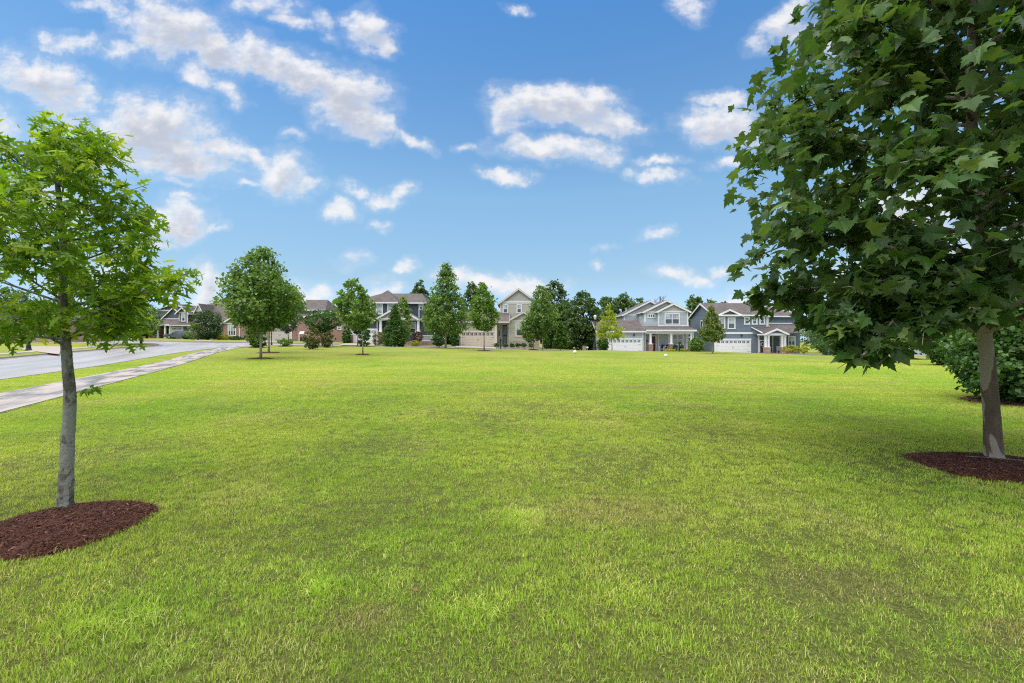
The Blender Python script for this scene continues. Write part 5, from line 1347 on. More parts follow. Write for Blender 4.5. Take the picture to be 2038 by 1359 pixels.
    for i in order:
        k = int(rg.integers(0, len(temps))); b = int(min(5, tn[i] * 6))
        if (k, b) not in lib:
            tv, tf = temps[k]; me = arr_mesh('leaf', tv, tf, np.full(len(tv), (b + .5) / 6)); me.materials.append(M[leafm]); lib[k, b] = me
        o = bpy.data.objects.new('leaf', lib[k, b])
        m = Matrix([list(x[i] * sz[i]) + [P[i][0]], list(y[i] * sz[i]) + [P[i][1]], list(z[i] * sz[i]) + [P[i][2]], [0, 0, 0, 1]]).transposed()
        m = Matrix(((x[i][0], y[i][0], z[i][0], 0), (x[i][1], y[i][1], z[i][1], 0), (x[i][2], y[i][2], z[i][2], 0), (0, 0, 0, 1))) @ Matrix.Scale(float(sz[i]), 4)
        m.translation = Vector(P[i])
        link(o, root); o.matrix_local = m
    return root, n

# broad leaved tree on the right
pos = Vector((5.64, 5.32, H(5.64, 5.32)))
rg0 = np.random.default_rng(5)
TR = [(0, 0, -.08), (-.03, 0, .5), (-.09, .0, 1.2), (-.15, .02, 2.0), (-.22, .0, 3.2), (-.25, .03, 4.6), (-.2, 0, 6.2), (-.2, 0, 7.4)]
LIMBS = []
PR = [(0,.62),(.12,.92),(.25,1.0),(.4,.98),(.55,.86),(.7,.68),(.85,.42),(1,.12)]
for i in range(46):
    t = (i + .5) / 46; z = 1.68 + t * 5.3; az = i * 2.39996 + rg0.normal(0, .2) + 2.6
    r = np.interp(t, *zip(*PR)) * 2.64 * rg0.uniform(.85, 1.05); a = np.interp(z, [p[2] for p in TR], [p[0] for p in TR])
    z0 = max(1.5, z - r * .22); dx, dy = math.cos(az), math.sin(az)
    sag = .32 if t < .2 else .1
    LIMBS.append(([(a, 0, z0), (a + dx * r * .35, dy * r * .35, z0 + r * .16), (a + dx * r * .7, dy * r * .7, z + r * .02), (a + dx * r * .98, dy * r * .98, z - sag * .5)], .032 * (1 - .55 * t), 23, 14, .80))
# low limbs hanging towards the left, as in the photograph
for e, n_ in (((-2.15, -.75, 1.22), 20), ((-1.80, -1.05, 1.5), 18), ((-2.05, -.45, 1.22), 18), ((-2.30, -.55, 1.50), 16), ((-1.45, -1.15, 1.7), 12)):
    LIMBS.append(([(-.13, 0, 1.95), (e[0] * .4, e[1] * .4, 2.12), (e[0] * .78, e[1] * .78, (e[2] + 2.0) / 2), e], .026, int(n_ * 1.6), 12, .38))
LIMBS.append(([(-.14, 0, 1.9), (-1.0, .5, 2.1), (-1.8, .8, 2.1), (-2.4, .9, 2.0)], .028, 16, 12, .5))
big_tree('broadleaf_tree', 'large dark leaved tree with mottled smooth trunk at the right edge', 'tree', pos, TR, .090, .026, LIMBS, [], TP_PLANE, 'plane_leaf', 'plane_bark',
         .150, 21, .55, .8, (.05, .6, .45), .025, .32, .62, shell=(3200, PR, 2.62, 1.72, 5.3, (-.12, 0), 1.0), low=1.56)
# young oak on the left
pos = Vector((-3.66, 3.73, H(-3.66, 3.73)))
TR = [(0, 0, -.04), (.006, 0, .18), (.016, 0, .50), (.026, .01, .92), (.012, .0, 1.30), (-.02, .0, 1.75), (-.04, .02, 2.2), (-.06, .0, 2.65), (-.10, 0, 3.02)]
LIMBS = []; rg0 = np.random.default_rng(8)
PR = [(0,.70),(.15,.95),(.35,1.0),(.6,.86),(.8,.62),(.93,.40),(1,.2)]
for i in range(30):
    t = (i + .5) / 30; z = 1.54 + t * 1.50; az = i * 2.39996 + rg0.normal(0, .25) + .6
    dx, dy = math.cos(az), math.sin(az)
    r = np.interp(t, *zip(*PR)) * .88 * rg0.uniform(.72, 1.16) * (1.22 if dx < -.2 else .80)
    z0 = max(1.38, z - r * .28)
    LIMBS.append(([(-.03, 0, z0), (dx * r * .4 - .03, dy * r * .4, z0 + r * .16), (dx * r * .75 - .03, dy * r * .75, z + .02), (dx * r - .03, dy * r, z + rg0.uniform(-.06, .16))], .011 * (1 - .4 * t), 11, 8, .36))
LIMBS.append(([(.0, 0, 1.52), (.38, -.02, 1.68), (.74, -.03, 1.82), (1.07, -.03, 1.98)], .012, 20, 8, .17))
LIMBS.append(([(.0, 0, 1.62), (.26, .05, 1.72), (.45, .08, 1.80), (.62, .1, 1.84)], .010, 8, 7, .22))
LIMBS.append(([(.0, 0, 1.42), (-.25, -.1, 1.44), (-.45, -.15, 1.40), (-.62, -.2, 1.33)], .010, 9, 8, .26))
LIMBS.append(([(.02, 0, 1.44), (.16, .02, 1.52), (.30, .05, 1.54), (.42, .05, 1.53)], .008, 6, 7, .2))
LIMBS.append(([(.065, .02, .96), (.09, .01, .99), (.115, 0, 1.0), (.13, 0, 1.0)], .003, 3, 2, .05))
big_tree('oak_tree', 'young oak with bright lobed leaves and rough grey trunk at the left edge', 'tree', pos, TR, .058, .012, LIMBS, [], TP_OAK, 'oak_leaf', 'oak_bark',
         .105, 33, .35, .8, (.12, .7, .55), .085, .22, .5, shell=(560, [(0, .5), (.12, .85), (.35, 1), (.65, .9), (.85, .66), (1, .3)], .70, 1.44, 1.60, (-.20, 0), 2.3))

# --- trees on the green ----------------------------------------------------------------------------
GT = 'young trees planted on the green'
def tree_at(u, v, *a, mulch=None, mr=.8, d=None, **k):
    g = gp(u, v) if d is None else at(u, d)
    plant(a[0], a[1], a[2], g, *a[3:], **k)
    if mulch: far_mulch(g, mr, mulch, mr * .8, int(u))
    return g
tree_at(519, 714, 'sycamore_tree', 'widest full crowned young tree near the sidewalk, standing in front of the brick house', 'tree', (444, 592, 494, 656), OVOID, 'syc', n=5200, ls=.27, tr=.085, group=GT, mulch='mulch ring under the wide full crowned tree near the sidewalk', mr=.95)
tree_at(535, 702, 'sycamore_tree', 'slim trunked tree just behind the widest tree, beside the red stop sign', 'tree', (500, 608, 560, 640), ROUND, 'syc', n=2600, ls=.27, tr=.085, group=GT, mulch='mulch ring of the slim tree beside the stop sign', mr=1.0)
tree_at(722, 706, 'sycamore_tree', 'small open crowned tree with thin pale trunk in front of the dark slate house garage', 'tree', (662, 746, 556, 654), OVOID, 'syc_light', n=2600, ls=.27, tr=.055, group=GT, lump=.4, mulch='small mulch ring under the open crowned thin tree', mr=.6)
tree_at(887, 692.5, 'sycamore_tree', 'tallest pointed dense tree on the green, left of the cream garage', 'tree', (838, 938, 522, 662), CONE, 'syc', n=5200, ls=.30, tr=.11, group=GT)
tree_at(963.5, 698, 'sycamore_tree', 'narrow bright green tree directly in front of the cream garage door', 'tree', (931, 991, 562, 657), OVOID, 'syc_light', n=3000, ls=.27, tr=.07, group=GT, mulch='mulch ring of the narrow tree before the cream garage', mr=.75)
tree_at(1080, 697, 'sycamore_tree', 'bushy tree in front of the right side of the beige house', 'tree', (1042, 1110, 570, 668), OVOID, 'syc', n=3600, ls=.27, tr=.075, group=GT)
tree_at(1062, 694, 'sycamore_tree', 'low leafy tree overlapping the large window of the beige house', 'tree', (1032, 1080, 628, 680), ROUND, 'syc', n=1500, ls=.25, tr=.05, group=GT, d=60, mulch='mulch ring by the beige house window', mr=.7)
tree_at(1218, 697, 'maple_tree', 'yellow green airy tree beside the street lamp in front of the white garage', 'tree', (1179, 1240, 609, 673), CONE, 'yellow_leaf', n=1300, ls=.27, tr=.05, group=GT, lump=.45, d=58)
tree_at(1418, 703.5, 'maple_tree', 'small red tinged conical tree in front of the blue house garage', 'tree', (1391, 1440, 610, 677), CONE, 'maple_red', n=2400, ls=.22, tr=.07, group=GT)
tree_at(1816, 715, 'sycamore_tree', 'distant dark tree seen under the big right tree crown', 'tree', (1760, 1868, 590, 692), OVOID, 'syc', n=2600, ls=.26, tr=.10, bark='dark_bark', group=GT, mulch='small mulch ring seen under the big right tree', mr=.7)
# by the stop sign and along the brick house
GB = 'shrubs and small trees along the brick house'
tree_at(512, 691.5, 'shrub', 'rounded bright green shrub low behind the widest tree trunk', 'shrub', (490, 533, 640, 690), ROUND, 'bush', n=1800, ls=.2, tr=.05, group=GB, stems=4, mulch='mulch under the rounded shrub behind the widest tree', mr=.9)
tree_at(574, 687, 'crape_myrtle', 'thin dark trunked small tree in front of the tan garage door', 'tree', (540, 600, 621, 662), VASE, 'grey_green', n=1400, ls=.22, tr=.07, bark='dark_bark', group=GB, mulch='mulch at the thin dark trunk by the tan garage', mr=.6)
tree_at(566, 689.5, 'shrub', 'low sprawling pale shrub on a mulch mound by the tan garage', 'shrub', (553, 582, 674, 688), VASE, 'syc_light', n=420, ls=.2, tr=.03, group=GB, stems=5, mulch='mulch mound of the low sprawling shrub', mr=.75)
tree_at(643, 689, 'crape_myrtle', 'spreading dark green umbrella shaped tree against the brick wall', 'tree', (602, 684, 618, 664), VASE, 'bush_dark', n=2600, ls=.24, tr=.08, bark='dark_bark', group=GB, stems=3, mulch='mulch at the foot of the umbrella shaped tree', mr=.9)
g1 = tree_at(620, 695, 'rose_bush', 'taller red tinged flowering bush on the lawn before the brick wall', 'bush', (605, 637, 648, 694), ROUND, 'rose', n=1300, ls=.17, tr=.03, group=GB, stems=6, lump=.35)
g2 = tree_at(650, 691.5, 'rose_bush', 'shorter red tinged flowering bush, right of the taller one', 'bush', (637, 663, 657, 690), ROUND, 'rose', n=1000, ls=.17, tr=.03, group=GB, stems=5, lump=.35)
tree_at(690, 684, 'arborvitae', 'narrow columnar evergreen at the left corner of the dark slate house', 'tree', (681, 698, 646, 684), COLUMN, 'thuja', n=1300, ls=.2, tr=.06, group=GB, d=67.5, rise=1.2)
# dark slate house garden
GS = 'planting in front of the dark slate house'
tree_at(712, 687, 'crape_myrtle', 'thin dark trunked sapling in front of the white garage left of the dark slate house', 'tree', (692, 732, 640, 664), VASE, 'bush_dark', n=800, ls=.24, tr=.07, bark='dark_bark', group=GS, d=58)
tree_at(725, 689, 'magnolia', 'loose leafy shrub against the white garage of the slate house', 'shrub', (713, 740, 655, 690), ROUND, 'bush_dark', n=520, ls=.26, tr=.03, group=GS, d=57, lump=.4)
tree_at(785, 689.5, 'cypress_tree', 'dense feathery conical evergreen hiding the slate house porch', 'tree', (759, 812, 608, 690), CONE, 'thuja', n=4200, ls=.22, tr=.09, group=GS, rise=.4, lump=.12, seed=71)
tree_at(801, 687, 'sycamore_tree', 'pale green slender tree rising behind the conical evergreen', 'tree', (780, 824, 590, 680), OVOID, 'syc_light', n=2000, ls=.25, tr=.06, group=GS, d=61)
tree_at(752, 686, 'shrub', 'tan and orange tinged bush beside the slate house garage', 'shrub', (739, 768, 661, 686), ROUND, 'rose', n=700, ls=.16, tr=.03, group=GS, d=63, stems=4)
tree_at(829, 682, 'shrub', 'dark reddish bush below the right porch column of the slate house', 'shrub', (819, 842, 659, 681), ROUND, 'purple', n=700, ls=.16, tr=.03, group=GS, d=65.5, stems=4)
tree_at(826, 686, 'shrub', 'low golden bush at the right of the slate house porch', 'shrub', (812, 842, 678, 686), ROUND, 'gold', n=500, ls=.14, tr=.02, group=GS, d=64.5, stems=4)
tree_at(873, 688, 'hydrangea', 'white flecked rounded bush left of the tallest tree trunk', 'shrub', (859, 886, 664, 687), ROUND, 'bush_dark', n=900, ls=.2, tr=.03, group=GS, d=63, stems=4)
# beige house
GF = 'planting in front of the beige house'
tree_at(905, 689, 'arborvitae', 'bright green columnar evergreen left of the cream garage door', 'tree', (896, 914, 652, 689), COLUMN, 'thuja', n=1500, ls=.2, tr=.06, group=GF, d=66.5, rise=1.2)
tree_at(1088, 690, 'arborvitae', 'short columnar evergreen at the right end of the brick base of the beige house', 'tree', (1082, 1094, 668, 692), COLUMN, 'thuja', n=700, ls=.2, tr=.05, group=GF, d=66, rise=1.2)
for i, (u, lab) in enumerate(((988, 'small clipped bush left of the beige porch steps'), (1005.5, 'small clipped bush right of the beige porch steps'), (1019, 'small bush under the left edge of the large beige house window'), (1031, 'small bush below the middle of the large beige house window'), (1043, 'small bush below the vent of the beige house'), (1057, 'small bush at the trunk of the low leafy tree'))):
    tree_at(u, 690, 'shrub', lab, 'shrub', (u - 5.5, u + 5.5, 683, 690), ROUND, 'bush_dark', n=240, ls=.15, tr=.015, group=GF, d=65.4, stems=3)
tree_at(1115, 692.5, 'magnolia', 'conical glossy magnolia in front of the dark woodland right of the beige house', 'tree', (1100, 1131, 639, 692), CONE, 'bush', n=2000, ls=.26, tr=.06, group=GF, d=62, rise=.4)
# grey and blue houses
GG = 'planting in front of the grey and blue houses'
tree_at(1199, 697, 'shrub', 'round dark green shrub at the foot of the street lamp, by the white garage', 'shrub', (1187, 1212, 672, 697), ROUND, 'bush', n=1500, ls=.2, tr=.04, group=GG, d=61.5, stems=4)
tree_at(1385.5, 700, 'shrub', 'large bright green shrub between the grey and the blue house', 'shrub', (1369, 1402, 672, 701), ROUND, 'bush', n=2200, ls=.2, tr=.04, group=GG, d=62, stems=5, tint=(.2, 1))
for u, w_, lab in ((1330, 6, 'golden bush left of the grey house mailbox'), (1340, 6, 'golden bush nearest left to the grey house mailbox'), (1357, 6, 'golden bush just right of the grey house mailbox'), (1366, 6, 'golden bush right end of the row at the grey porch'), (1566, 9, 'golden bush right of the blue porch, leftmost'), (1583, 9, 'golden bush right of the blue porch, middle'), (1600, 9, 'golden bush right of the blue porch, rightmost')):
    tree_at(u, 699, 'shrub', lab, 'shrub', (u - w_, u + w_, 700 - w_ * .95 - (3 if u > 1500 else 0), 701), ROUND, 'gold', n=420, ls=.14, tr=.02, group='golden bushes along the porches', d=63.5, stems=4)
for u, lab in ((1343.5, 'left potted dark bush under the grey porch window'), (1356, 'right potted dark bush under the grey porch window')):
    tree_at(u, 697, 'shrub', lab, 'shrub', (u - 4.5, u + 4.5, 685, 697), ROUND, 'bush_dark', n=400, ls=.15, tr=.02, group=GG, d=66.2, stems=3)
# right side
tree_at(1668, 703, 'shrub', 'broad green shrub between the blue house and the grey roofed house', 'shrub', (1612, 1722, 640, 706), ROUND, 'bush_dark', n=2600, ls=.24, tr=.06, group='shrubs at the right edge of the lawn', d=57, stems=5, bark='dark_bark')
GR = 'shrubs at the right edge of the lawn'
g = tree_at(1889, 727, 'shrub', 'rounded deep green shrub on a mulch ring beyond the big right trunk', 'shrub', (1836, 1930, 655, 722), ROUND, 'bush_dark', n=3600, ls=.17, tr=.05, group=GR, stems=6, bark='dark_bark', mulch='mulch ring of the rounded shrub beyond the right trunk', mr=.85, tint=(.1, .9))
g = tree_at(2042, 802, 'yew_tree', 'tall dense dark green evergreen shrub cut by the right edge', 'shrub', (1935, 2210, 575, 802), ROUND, 'bush_dark', n=9000, ls=.13, tr=.06, group=GR, stems=6, bark='dark_bark', ntw=12, tint=(.1, .85), mulch='mulch under the tall evergreen at the right edge', mr=1.25)
# across the road
GL = 'trees and shrubs across the road'
tree_at(251, 686, 'maple_tree', 'round bright crowned street tree with pale trunk at the road corner', 'tree', (192, 306, 585, 660), ROUND, 'syc_light', n=3600, ls=.28, tr=.13, group=GL)
tree_at(203, 679, 'maple_tree', 'darker street tree with brown trunk left of the street lamp', 'tree', (168, 240, 612, 655), ROUND, 'bush_dark', n=1800, ls=.3, tr=.15, bark='dark_bark', group=GL, d=74)
tree_at(292, 676, 'pine_tree', 'dark spreading tree between the corner tree and the grey gabled house', 'tree', (262, 318, 606, 668), OVOID, 'wood_dark', n=2200, ls=.32, tr=.15, bark='dark_bark', group=GL, d=82)
tree_at(413, 677, 'crape_myrtle', 'dark many stemmed bushy tree before the olive and brick houses', 'tree', (384, 442, 617, 672), ROUND, 'grey_green', n=3000, ls=.26, tr=.12, bark='dark_bark', group=GL, d=74, stems=4)
tree_at(386, 679, 'sapling', 'wispy thin sapling left of the dark bushy tree', 'tree', (372, 402, 640, 674), ROUND, 'syc_light', n=380, ls=.24, tr=.05, group=GL, d=72, lump=.45)
tree_at(440, 678, 'shrub', 'long bright yellow hedge bush in front of the brick gable', 'shrub', (420, 460, 664, 678), ROUND, 'gold', n=1600, ls=.16, tr=.03, group=GL, d=76, stems=6, lump=.3)
tree_at(470, 679, 'shrub', 'low clipped dark green hedge under the brick gable window', 'shrub', (456, 484, 669, 679), ROUND, 'bush_dark', n=1200, ls=.14, tr=.03, group=GL, d=77, stems=6)
for u, lab in ((222, 'low green bush left of the corner lamp'), (239, 'low yellow green bush right of the corner lamp'), (372, 'low bush behind the parked grey car'), (405, 'low bush left of the yellow hedge bush'), (110, 'dark bush at the corner of the tan stone house'), (268, 'low bush behind the corner tree trunk')):
    tree_at(u, 676, 'shrub', lab, 'shrub', (u - 9, u + 9, 664 if u != 110 else 650, 677), ROUND, 'bush' if u in (222, 239, 268) else 'bush_dark', n=600, ls=.2, tr=.03, group=GL, d=80 if u > 130 else 54, stems=4)
# woodland and yard trees behind the houses: each with its own trunk and crown
GW = 'woodland trees behind the houses'
wood = [
 ('dark tree closing the gap behind the tallest tree trunk', 892, 80, (868, 916, 618, 690), ROUND, 'wood_dark', 2000, .42),
 ('tall dark tree above the right roof edge of the beige house', 1108, 84, (1066, 1142, 562, 700), ROUND, 'wood_dark', 3600, .5),
 ('broad feathery dark tree left of the street lamp', 1160, 72, (1122, 1200, 582, 694), ROUND, 'wood_dark', 4200, .42),
 ('mid green tree filling the gap left of the feathery dark tree', 1128, 80, (1096, 1150, 606, 694), ROUND, 'wood', 2600, .42),
 ('woodland tree right behind the street lamp', 1205, 88, (1178, 1240, 590, 690), ROUND, 'wood', 3000, .48),
 ('woodland tree above the yellow green tree', 1238, 90, (1212, 1268, 585, 680), ROUND, 'wood', 2800, .48),
 ('woodland tree left of the grey house gables', 1268, 92, (1246, 1300, 592, 680), ROUND, 'wood', 2200, .48),
 ('tall leafy tree between the grey and the blue house', 1384, 88, (1354, 1412, 588, 694), ROUND, 'wood', 3000, .48),
 ('rounded tree top behind the blue house left gable', 1410, 96, (1394, 1428, 593, 680), ROUND, 'syc', 1500, .5),
 ('spiky brownish tree top over the blue house ridge', 1440, 98, (1426, 1456, 589, 680), CONE, 'rose', 800, .4),
 ('low tree top far right behind the blue house ridge', 1484, 98, (1468, 1502, 598, 680), ROUND, 'wood', 1200, .5),
 ('dark tree behind the tallest tree on the left side', 832, 84, (812, 858, 561, 680), ROUND, 'wood_dark', 2200, .5),
 ('dark tree top between the tallest and the narrow tree', 938, 86, (914, 966, 564, 680), ROUND, 'wood_dark', 2600, .5),
 ('dark tree under the dark slate house roof edge', 858, 82, (842, 892, 590, 684), ROUND, 'wood_dark', 2200, .45),
 ('dark tree in the gap right of the beige house', 1092, 76, (1074, 1112, 625, 693), ROUND, 'wood_dark', 2000, .4),
 ('shadowy undergrowth tree behind the tan utility box', 1176, 74, (1150, 1200, 645, 696), ROUND, 'wood_dark', 2200, .4),
 ('distant tree behind the brick house left end', 570, 110, (540, 600, 606, 660), ROUND, 'wood', 1400, .6),
 ('tree behind the columned house at far left', 215, 112, (180, 252, 600, 668), ROUND, 'wood', 2200, .6),
 ('dark tree behind the tan stone house', 120, 84, (80, 170, 590, 668), ROUND, 'wood_dark', 2600, .55),
 ('tree at the left behind the stone house chimney side', 20, 86, (-40, 70, 575, 660), ROUND, 'wood', 2200, .55),
 ('tree beside the blue house right end, under the big crown', 1640, 80, (1596, 1690, 620, 698), ROUND, 'wood', 2200, .45),
 ('tree right of the grey roofed house', 1960, 78, (1900, 2020, 600, 705), ROUND, 'wood', 2600, .5),
 ('far tree at the right edge behind the evergreen', 2080, 66, (2010, 2150, 590, 705), ROUND, 'wood', 2600, .5),
]
for lab, u, d, px, pr, mt, n, ls in wood:
    plant('woodland_tree', lab, 'tree', at(u, d), px, pr, mt, n=n, ls=ls, tr=.22, bark='dark_bark', group=GW, lump=.3)
# bare tree tops over the grey house
for u, d, zt, lab in ((1303, 100, 594, 'bare thin dead tree top left over the grey house'), (1313.5, 101, 590, 'bare stub of a dead trunk over the grey house'), (1319.5, 102, 589, 'bare thin dead tree top right over the grey house')):
    g = at(u, d); z = EYE - (zt - CV) / FPX * d - g.z; r = random.Random(int(u))
    root = empty('dead_tree', g); tag(root, lab, 'tree', GW)
    MB().tube([(0, 0, -.2), (.1, 0, z * .5), (.02, 0, z)], [.2, .14, .05 if int(u) != 1313 else .13], 6).build('trunk', M['dark_bark'], root, True)
    b = MB()
    for k in range(7):
        zz = z * r.uniform(.72, .97); a = r.uniform(0, 6.28); L_ = r.uniform(.5, 1.1)
        b.tube([(.04, 0, zz), (.04 + L_ * math.cos(a), L_ * math.sin(a), zz + L_ * .9)], [.04, .015], 4)
    b.build('branch', M['dark_bark'], root)
# ------------------------------------------------------------------ street furniture and small things
def lamp_post(g, top_z, label, k=1.0):
    """Black fluted post with a flared base and a frosted lantern."""
    root = empty('street_lamp', g); tag(root, label, 'street lamp', 'street lamps')
    hgt = top_z - g.z
    MB().lathe([(.24 * k, -.1), (.24 * k, .12), (.20 * k, .16), (.17 * k, .5), (.13 * k, .58), (.125 * k, .85), (.09 * k, .95)], 14).build('base', M['black'], root)
    MB().lathe([(.085 * k, .951), (.08 * k, 1.0), (.06 * k, hgt - .98), (.075 * k, hgt - .92), (.06 * k, hgt - .86)], 12).build('post', M['black'], root)
    MB().lathe([(.10, hgt - .859), (.16, hgt - .80), (.12, hgt - .76)], 12).build('collar', M['black'], root)
    gl = MB().lathe([(.12, hgt - .759), (.21, hgt - .42), (.20, hgt - .34), (.12, hgt - .19)], 12).build('lantern', M['lamp_glass'], root)
    rb = MB()
    for i in range(6):
        a = math.pi * i / 3; rb.tube([(.13 * math.cos(a), .13 * math.sin(a), hgt - .76), (.222 * math.cos(a), .222 * math.sin(a), hgt - .42), (.212 * math.cos(a), .212 * math.sin(a), hgt - .34)], .012, 4)
    rb.build('frame', M['black'], gl)
    MB().lathe([(.14, hgt - .188), (.10, hgt - .1), (.03, hgt - .06), (.02, hgt)], 12).build('cap', M['black'], root)
    return root
g = at(1184.5, 60); lamp_post(g, EYE - (624 - CV) / FPX * 60, 'tall black street lamp with frosted lantern in front of the dark woodland', 1.0)
g = gp(57, 697.5); lamp_post(g, g.z + 4.4, 'black street lamp across the road, its lantern lost in the oak leaves', .95)
g = at(226, 66); lamp_post(g, EYE - (639 - CV) / FPX * 66, 'black street lamp with white lantern left of the round corner tree', .9)
def mailbox(g, label, k=1.0):
    root = empty('mailbox', g); tag(root, label, 'mailbox', 'black mailboxes on posts')
    MB().box(-.055, .055, -.055, .055, -.2, 1.02).build('post', M['black'], root)
    MB().box(-.075, .075, -.075, .075, -.1, .35).build('base', M['black'], root)
    MB().box(-.04, .04, -.30, .28, 1.022, 1.06).build('arm', M['black'], root)
    n = 8; p = [(-.11, 1.062)] + [(.11, 1.062)] + [(.11 * math.cos(math.pi * i / n), 1.18 + .11 * math.sin(math.pi * i / n)) for i in range(n + 1)]
    MB().prism_y(p, -.29, .25).build('box', M['black'], root)
    MB().prism_y([(x * .92, 1.062 + (z - 1.062) * .95) for x, z in p], -.305, -.292).build('door', M['black'], root)
    MB().box(.112, .125, -.05, .0, 1.12, 1.30).build('flag', M['lamp_red'], root)
    root.scale = (k, k, k); return root
mailbox(gp(281, 684.5), 'black mailbox on a post at the road corner, near the round street tree', 1.25)
mailbox(at(394.5, 70), 'black mailbox beyond the bend, below the dark bushy tree', 1.1)
mailbox(at(996.5, 59.5), 'black mailbox post in front of the beige house porch', 1.0)
mailbox(at(1352, 60), 'black mailbox post in front of the grey house porch', 1.05)
# stop sign
g = at(540.5, 58); root = empty('stop_sign', g, R(-6)); tag(root, 'red octagonal stop sign on a black post half behind a tree trunk', 'road sign')
zc = EYE - (650 - CV) / FPX * 58 - g.z
MB().lathe([(.11, -.1), (.11, .15), (.07, .22), (.055, .3), (.05, zc + .42)], 10).build('post', M['black'], root)
pg = MB().prism_y([(.40 * math.cos(R(22.5 + 45 * i)), zc + .40 * math.sin(R(22.5 + 45 * i))) for i in range(8)], -.085, -.07).build('plate', M['sign_white'], root)
MB().prism_y([(.37 * math.cos(R(22.5 + 45 * i)), zc + .37 * math.sin(R(22.5 + 45 * i))) for i in range(8)], -.090, -.0855).build('face', M['sign_red'], pg)
def lettering(txt, size, m, parent, loc):
    c = bpy.data.curves.new('lettering', 'FONT'); c.body = txt; c.size = size; c.align_x = 'CENTER'; c.align_y = 'CENTER'; c.extrude = .002
    t = bpy.data.objects.new('tmp', c); COL.objects.link(t); bpy.context.view_layer.update()
    me = bpy.data.meshes.new_from_object(t.evaluated_get(bpy.context.evaluated_depsgraph_get()))
    bpy.data.objects.remove(t); me.materials.clear()
    o = add_mesh('lettering', me, m, parent); o.location = loc; o.rotation_euler = (R(90), 0, 0); return o
lettering('STOP', .30, M['sign_white'], pg, (0, -.0945, zc))
MB().box(-.30, .30, -.085, -.072, zc - .60, zc - .42).build('lower_plate', M['sign_red'], root)
# cars
def car(g, rz, label, paint, k=1.0):
    root = empty('parked_car', g, rz); tag(root, label, 'car', 'parked cars'); L2 = 2.3
    prof = [(-2.3, .32), (-2.32, .62), (-2.15, .80), (-1.25, .92), (1.55, .98), (2.22, .92), (2.32, .65), (2.28, .30), (1.78, .28), (1.68, .52), (1.42, .66), (1.16, .52), (1.06, .26), (-1.06, .26), (-1.16, .52), (-1.42, .66), (-1.68, .52), (-1.78, .28)]
    MB().prism_y(prof, -.88, .88).build('body', paint, root, bevel=.05)
    cab = [(-1.30, .93), (-.55, 1.42), (.95, 1.46), (1.75, .99)]
    v = []; 
    for x, z in cab: v.append((x, -.82 + (z - .93) * .32, z))
    for x, z in cab: v.append((x, .82 - (z - .93) * .32, z))
    MB().add(v, [(0,1,2,3)[::-1], (4,5,6,7), (0,4,5,1)[::-1], (1,5,6,2)[::-1], (2,6,7,3)[::-1]]).build('cabin', paint, root)
    def inset(pts, name):
        c = sum((Vector(p) for p in pts), Vector()) / len(pts); n_ = (Vector(pts[1]) - Vector(pts[0])).cross(Vector(pts[2]) - Vector(pts[0])).normalized()
        q = [c + (Vector(p) - c) * .86 + n_ * .012 for p in pts]; MB().add(q, [tuple(range(len(q)))]).build(name, M['glass'], root)
    inset([v[0], v[1], v[5], v[4]][::-1], 'windscreen'); inset([v[2], v[3], v[7], v[6]][::-1], 'rear_window')
    for sgn, o_ in ((-1, 0), (1, 4)):
        a, b, c, d = v[o_:o_ + 4]; mx = lambda p, q, t: tuple(p[i] * (1 - t) + q[i] * t for i in range(3))
        for (s0, s1) in ((0, .47), (.53, 1)):
            q = [mx(a, d, s0), mx(b, c, s0), mx(b, c, s1), mx(a, d, s1)]; inset(q if sgn > 0 else q[::-1], 'side_window')
    for sx in (-1.42, 1.42):
        for sy in (-1, 1):
            w = MB(); w.tube([(sx, sy * .66, .33), (sx, sy * .89, .33)], .33, 16); w = w.build('wheel', M['tyre'], root)
            MB().tube([(sx, sy * .892, .33), (sx, sy * .905, .33)], .21, 12).build('rim', M['rim'], w)
    for sy in (-1, 1):
        MB().box(-2.34, -2.2, sy * .82, sy * .48, .60, .74).build('headlight', M['lamp_glass'], root)
        MB().box(2.24, 2.36, sy * .84, sy * .6, .68, .88).build('tail_light', M['lamp_red'], root)
        MB().box(-.95, -.78, sy * .90, sy * 1.05, .93, 1.06).build('mirror', paint, root)
    MB().box(-2.36, -2.1, -.8, .8, .34, .46).build('bumper', M['black'], root)
    root.scale = (k, k, k); return root
car(at(359, 84), R(12), 'dark grey parked car in front of the olive house garage', M['car_grey'], 1.02)
car(at(186, 80), R(28), 'white parked car left of the brown street tree trunk', M['car_white'])
car(at(212, 84), R(20), 'white parked car right of the brown street tree trunk', M['car_white'])
car(at(1752, 55), R(8), 'black parked car under the big right tree crown', M['car_black'], 1.05)
# porch chairs
def chair(g, rz, label, cush):
    root = empty('porch_chair', g, rz); tag(root, label, 'chair', 'porch chairs')
    for sx in (-.31, .31):
        for sy in (-.3, .3): MB().box(sx - .035, sx + .035, sy - .035, sy + .035, 0, .66 if sy < 0 else .98).build('leg', M['white'], root)
        MB().box(sx - .05, sx + .05, -.36, .36, .662, .70).build('armrest', M['white'], root)
    MB().box(-.27, .27, -.33, .30, .34, .38).build('seat', M['white'], root)
    MB().box(-.27, .27, .27, .31, .40, .98).build('backrest', M['white'], root)
    if cush:
        MB().box(-.26, .26, -.32, .18, .382, .50).build('seat_cushion', M['cushion'], root, bevel=.02); MB().box(-.26, .26, .15, .265, .505, 1.0).build('back_cushion', M['cushion'], root, bevel=.02)
r0 = HG.root.location
chair(r0 + Vector((HG.x(1318, 1), .9, .162)), R(-35), 'white porch chair with navy cushions beside the brick pier of the grey house', True)
chair(r0 + Vector((HG.x(1329, 1), 1.0, .162)), R(30), 'second navy cushioned porch chair, half behind the middle brick pier', True)
r0 = HH.root.location
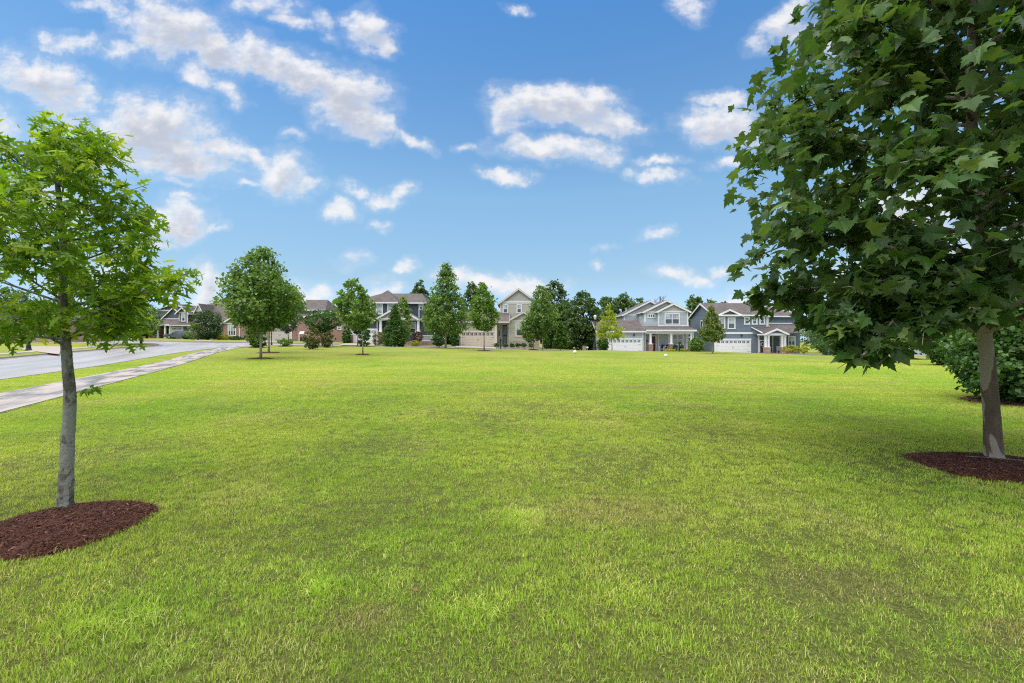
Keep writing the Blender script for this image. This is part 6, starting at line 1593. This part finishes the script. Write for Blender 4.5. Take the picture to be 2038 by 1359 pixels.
chair(r0 + Vector((HH.x(1549.5, .8), .6, .102)), R(-20), 'white wooden porch chair beside the right column of the blue house', False)
# balls, utility boxes, enclosure
def ball(g, r, label):
    bm = bmesh.new(); bmesh.ops.create_icosphere(bm, subdivisions=3, radius=r); me = bpy.data.meshes.new('ball'); bm.to_mesh(me); bm.free()
    me.polygons.foreach_set('use_smooth', np.ones(len(me.polygons), bool))
    o = add_mesh('ball', me, M['ball'], None, g + Vector((0, 0, r * .92))); tag(o, label, 'ball', 'white balls on the lawn'); return o
g = gp(1144, 703.6); ball(g, .19, 'white ball on the lawn in front of the dark woodland')
g = gp(1325, 710.5); ball(g, .155, 'white ball on the lawn in front of the grey house porch')
g = at(1163, 61.5); root = empty('utility_box', g); tag(root, 'tan utility box on the grass left of the tall street lamp', 'utility box')
MB().box(-.24, .24, -.2, .2, -.1, .58).build('cabinet', M['box_tan'], root, bevel=.015); MB().box(-.26, .26, -.22, .22, .582, .62).build('lid', M['box_tan'], root); MB().box(-.02, .02, -.22, -.203, .25, .35).build('latch', M['steel'], root)
g = at(1169, 61.3); root = empty("vent_stub", g); tag(root, 'round white capped pipe beside the tan utility box', 'pipe')
MB().lathe([(.05, -.1), (.05, .33)], 10).build('pipe', M['steel'], root); MB().lathe([(.10, .331), (.15, .38), (.13, .48), (.06, .52)], 12).build('cap', M['ball'], root)
g = at(602, 75.2); root = empty('trellis', g); tag(root, 'white post trellis with slanted panel against the red brick wall', 'trellis')
for u in (595.5, 609.5): MB().box((u - 602) / FPX * 75 - .06, (u - 602) / FPX * 75 + .06, -.06, .06, -.2, 1.25).build('post', M['white'], root)
MB().slab((-.5, -.25, 1.25), (.25, -.25, 1.25), (.25, .25, 1.65), (-.5, .25, 1.65), .05).build('panel', M['white'], root); MB().box(-.3, .35, -.2, .25, -.1, .75).build('screen', M['black'], root)
# fallen twig on the right mulch ring, brown leaves on the lawn
g = Vector((5.55, 4.95, H(5.55, 4.95)))
tw = MB().tube([(-.35, .28, .085), (-.1, .1, .10), (.2, -.02, .095), (.55, -.22, .075)], [.003, .004, .0035, .002], 6).tube([(.2, -.02, .098), (.42, .02, .09), (.7, -.05, .08)], [.0025, .002, .001], 5)
tag(tw.build('fallen_twig', M['oak_bark'], None, True), 'thin pale fallen twig lying across the right mulch ring', 'twig').location = g
def fallen(u, v, label, s, seed):
    tv, tf = TP_PLANE[1]; me = arr_mesh('fallen_leaf', tv, tf, np.full(len(tv), .5)); o = add_mesh('fallen_leaf', me, M['dead_leaf'], None, gp(u, v) + Vector((0, 0, .035)))
    o.scale = (s,) * 3; o.rotation_euler = (.3, .2, seed); tag(o, label, 'leaf', 'fallen leaves on the lawn')
M['dead_leaf'] = plain('dead_leaf', (.20, .12, .04), .8, .25, 20)
for i, (u, v, lab) in enumerate(((826, 1190, 'brown fallen leaf on the grass in the lower middle'), (1172, 1200, 'orange brown fallen leaf right of the lawn middle'), (553, 774, 'reddish fallen leaf far out on the left lawn'), (1818, 845, 'brown fallen leaf left of the right mulch ring'), (1866, 960, 'fallen leaf just in front of the right mulch ring'))):
    fallen(u, v, lab, .07 if v < 900 else .028, i * 1.7)
# blossoms on the two rose bushes
for gg, lab, n in ((g1, 'a', 22), (g2, 'b', 14)):
    pass
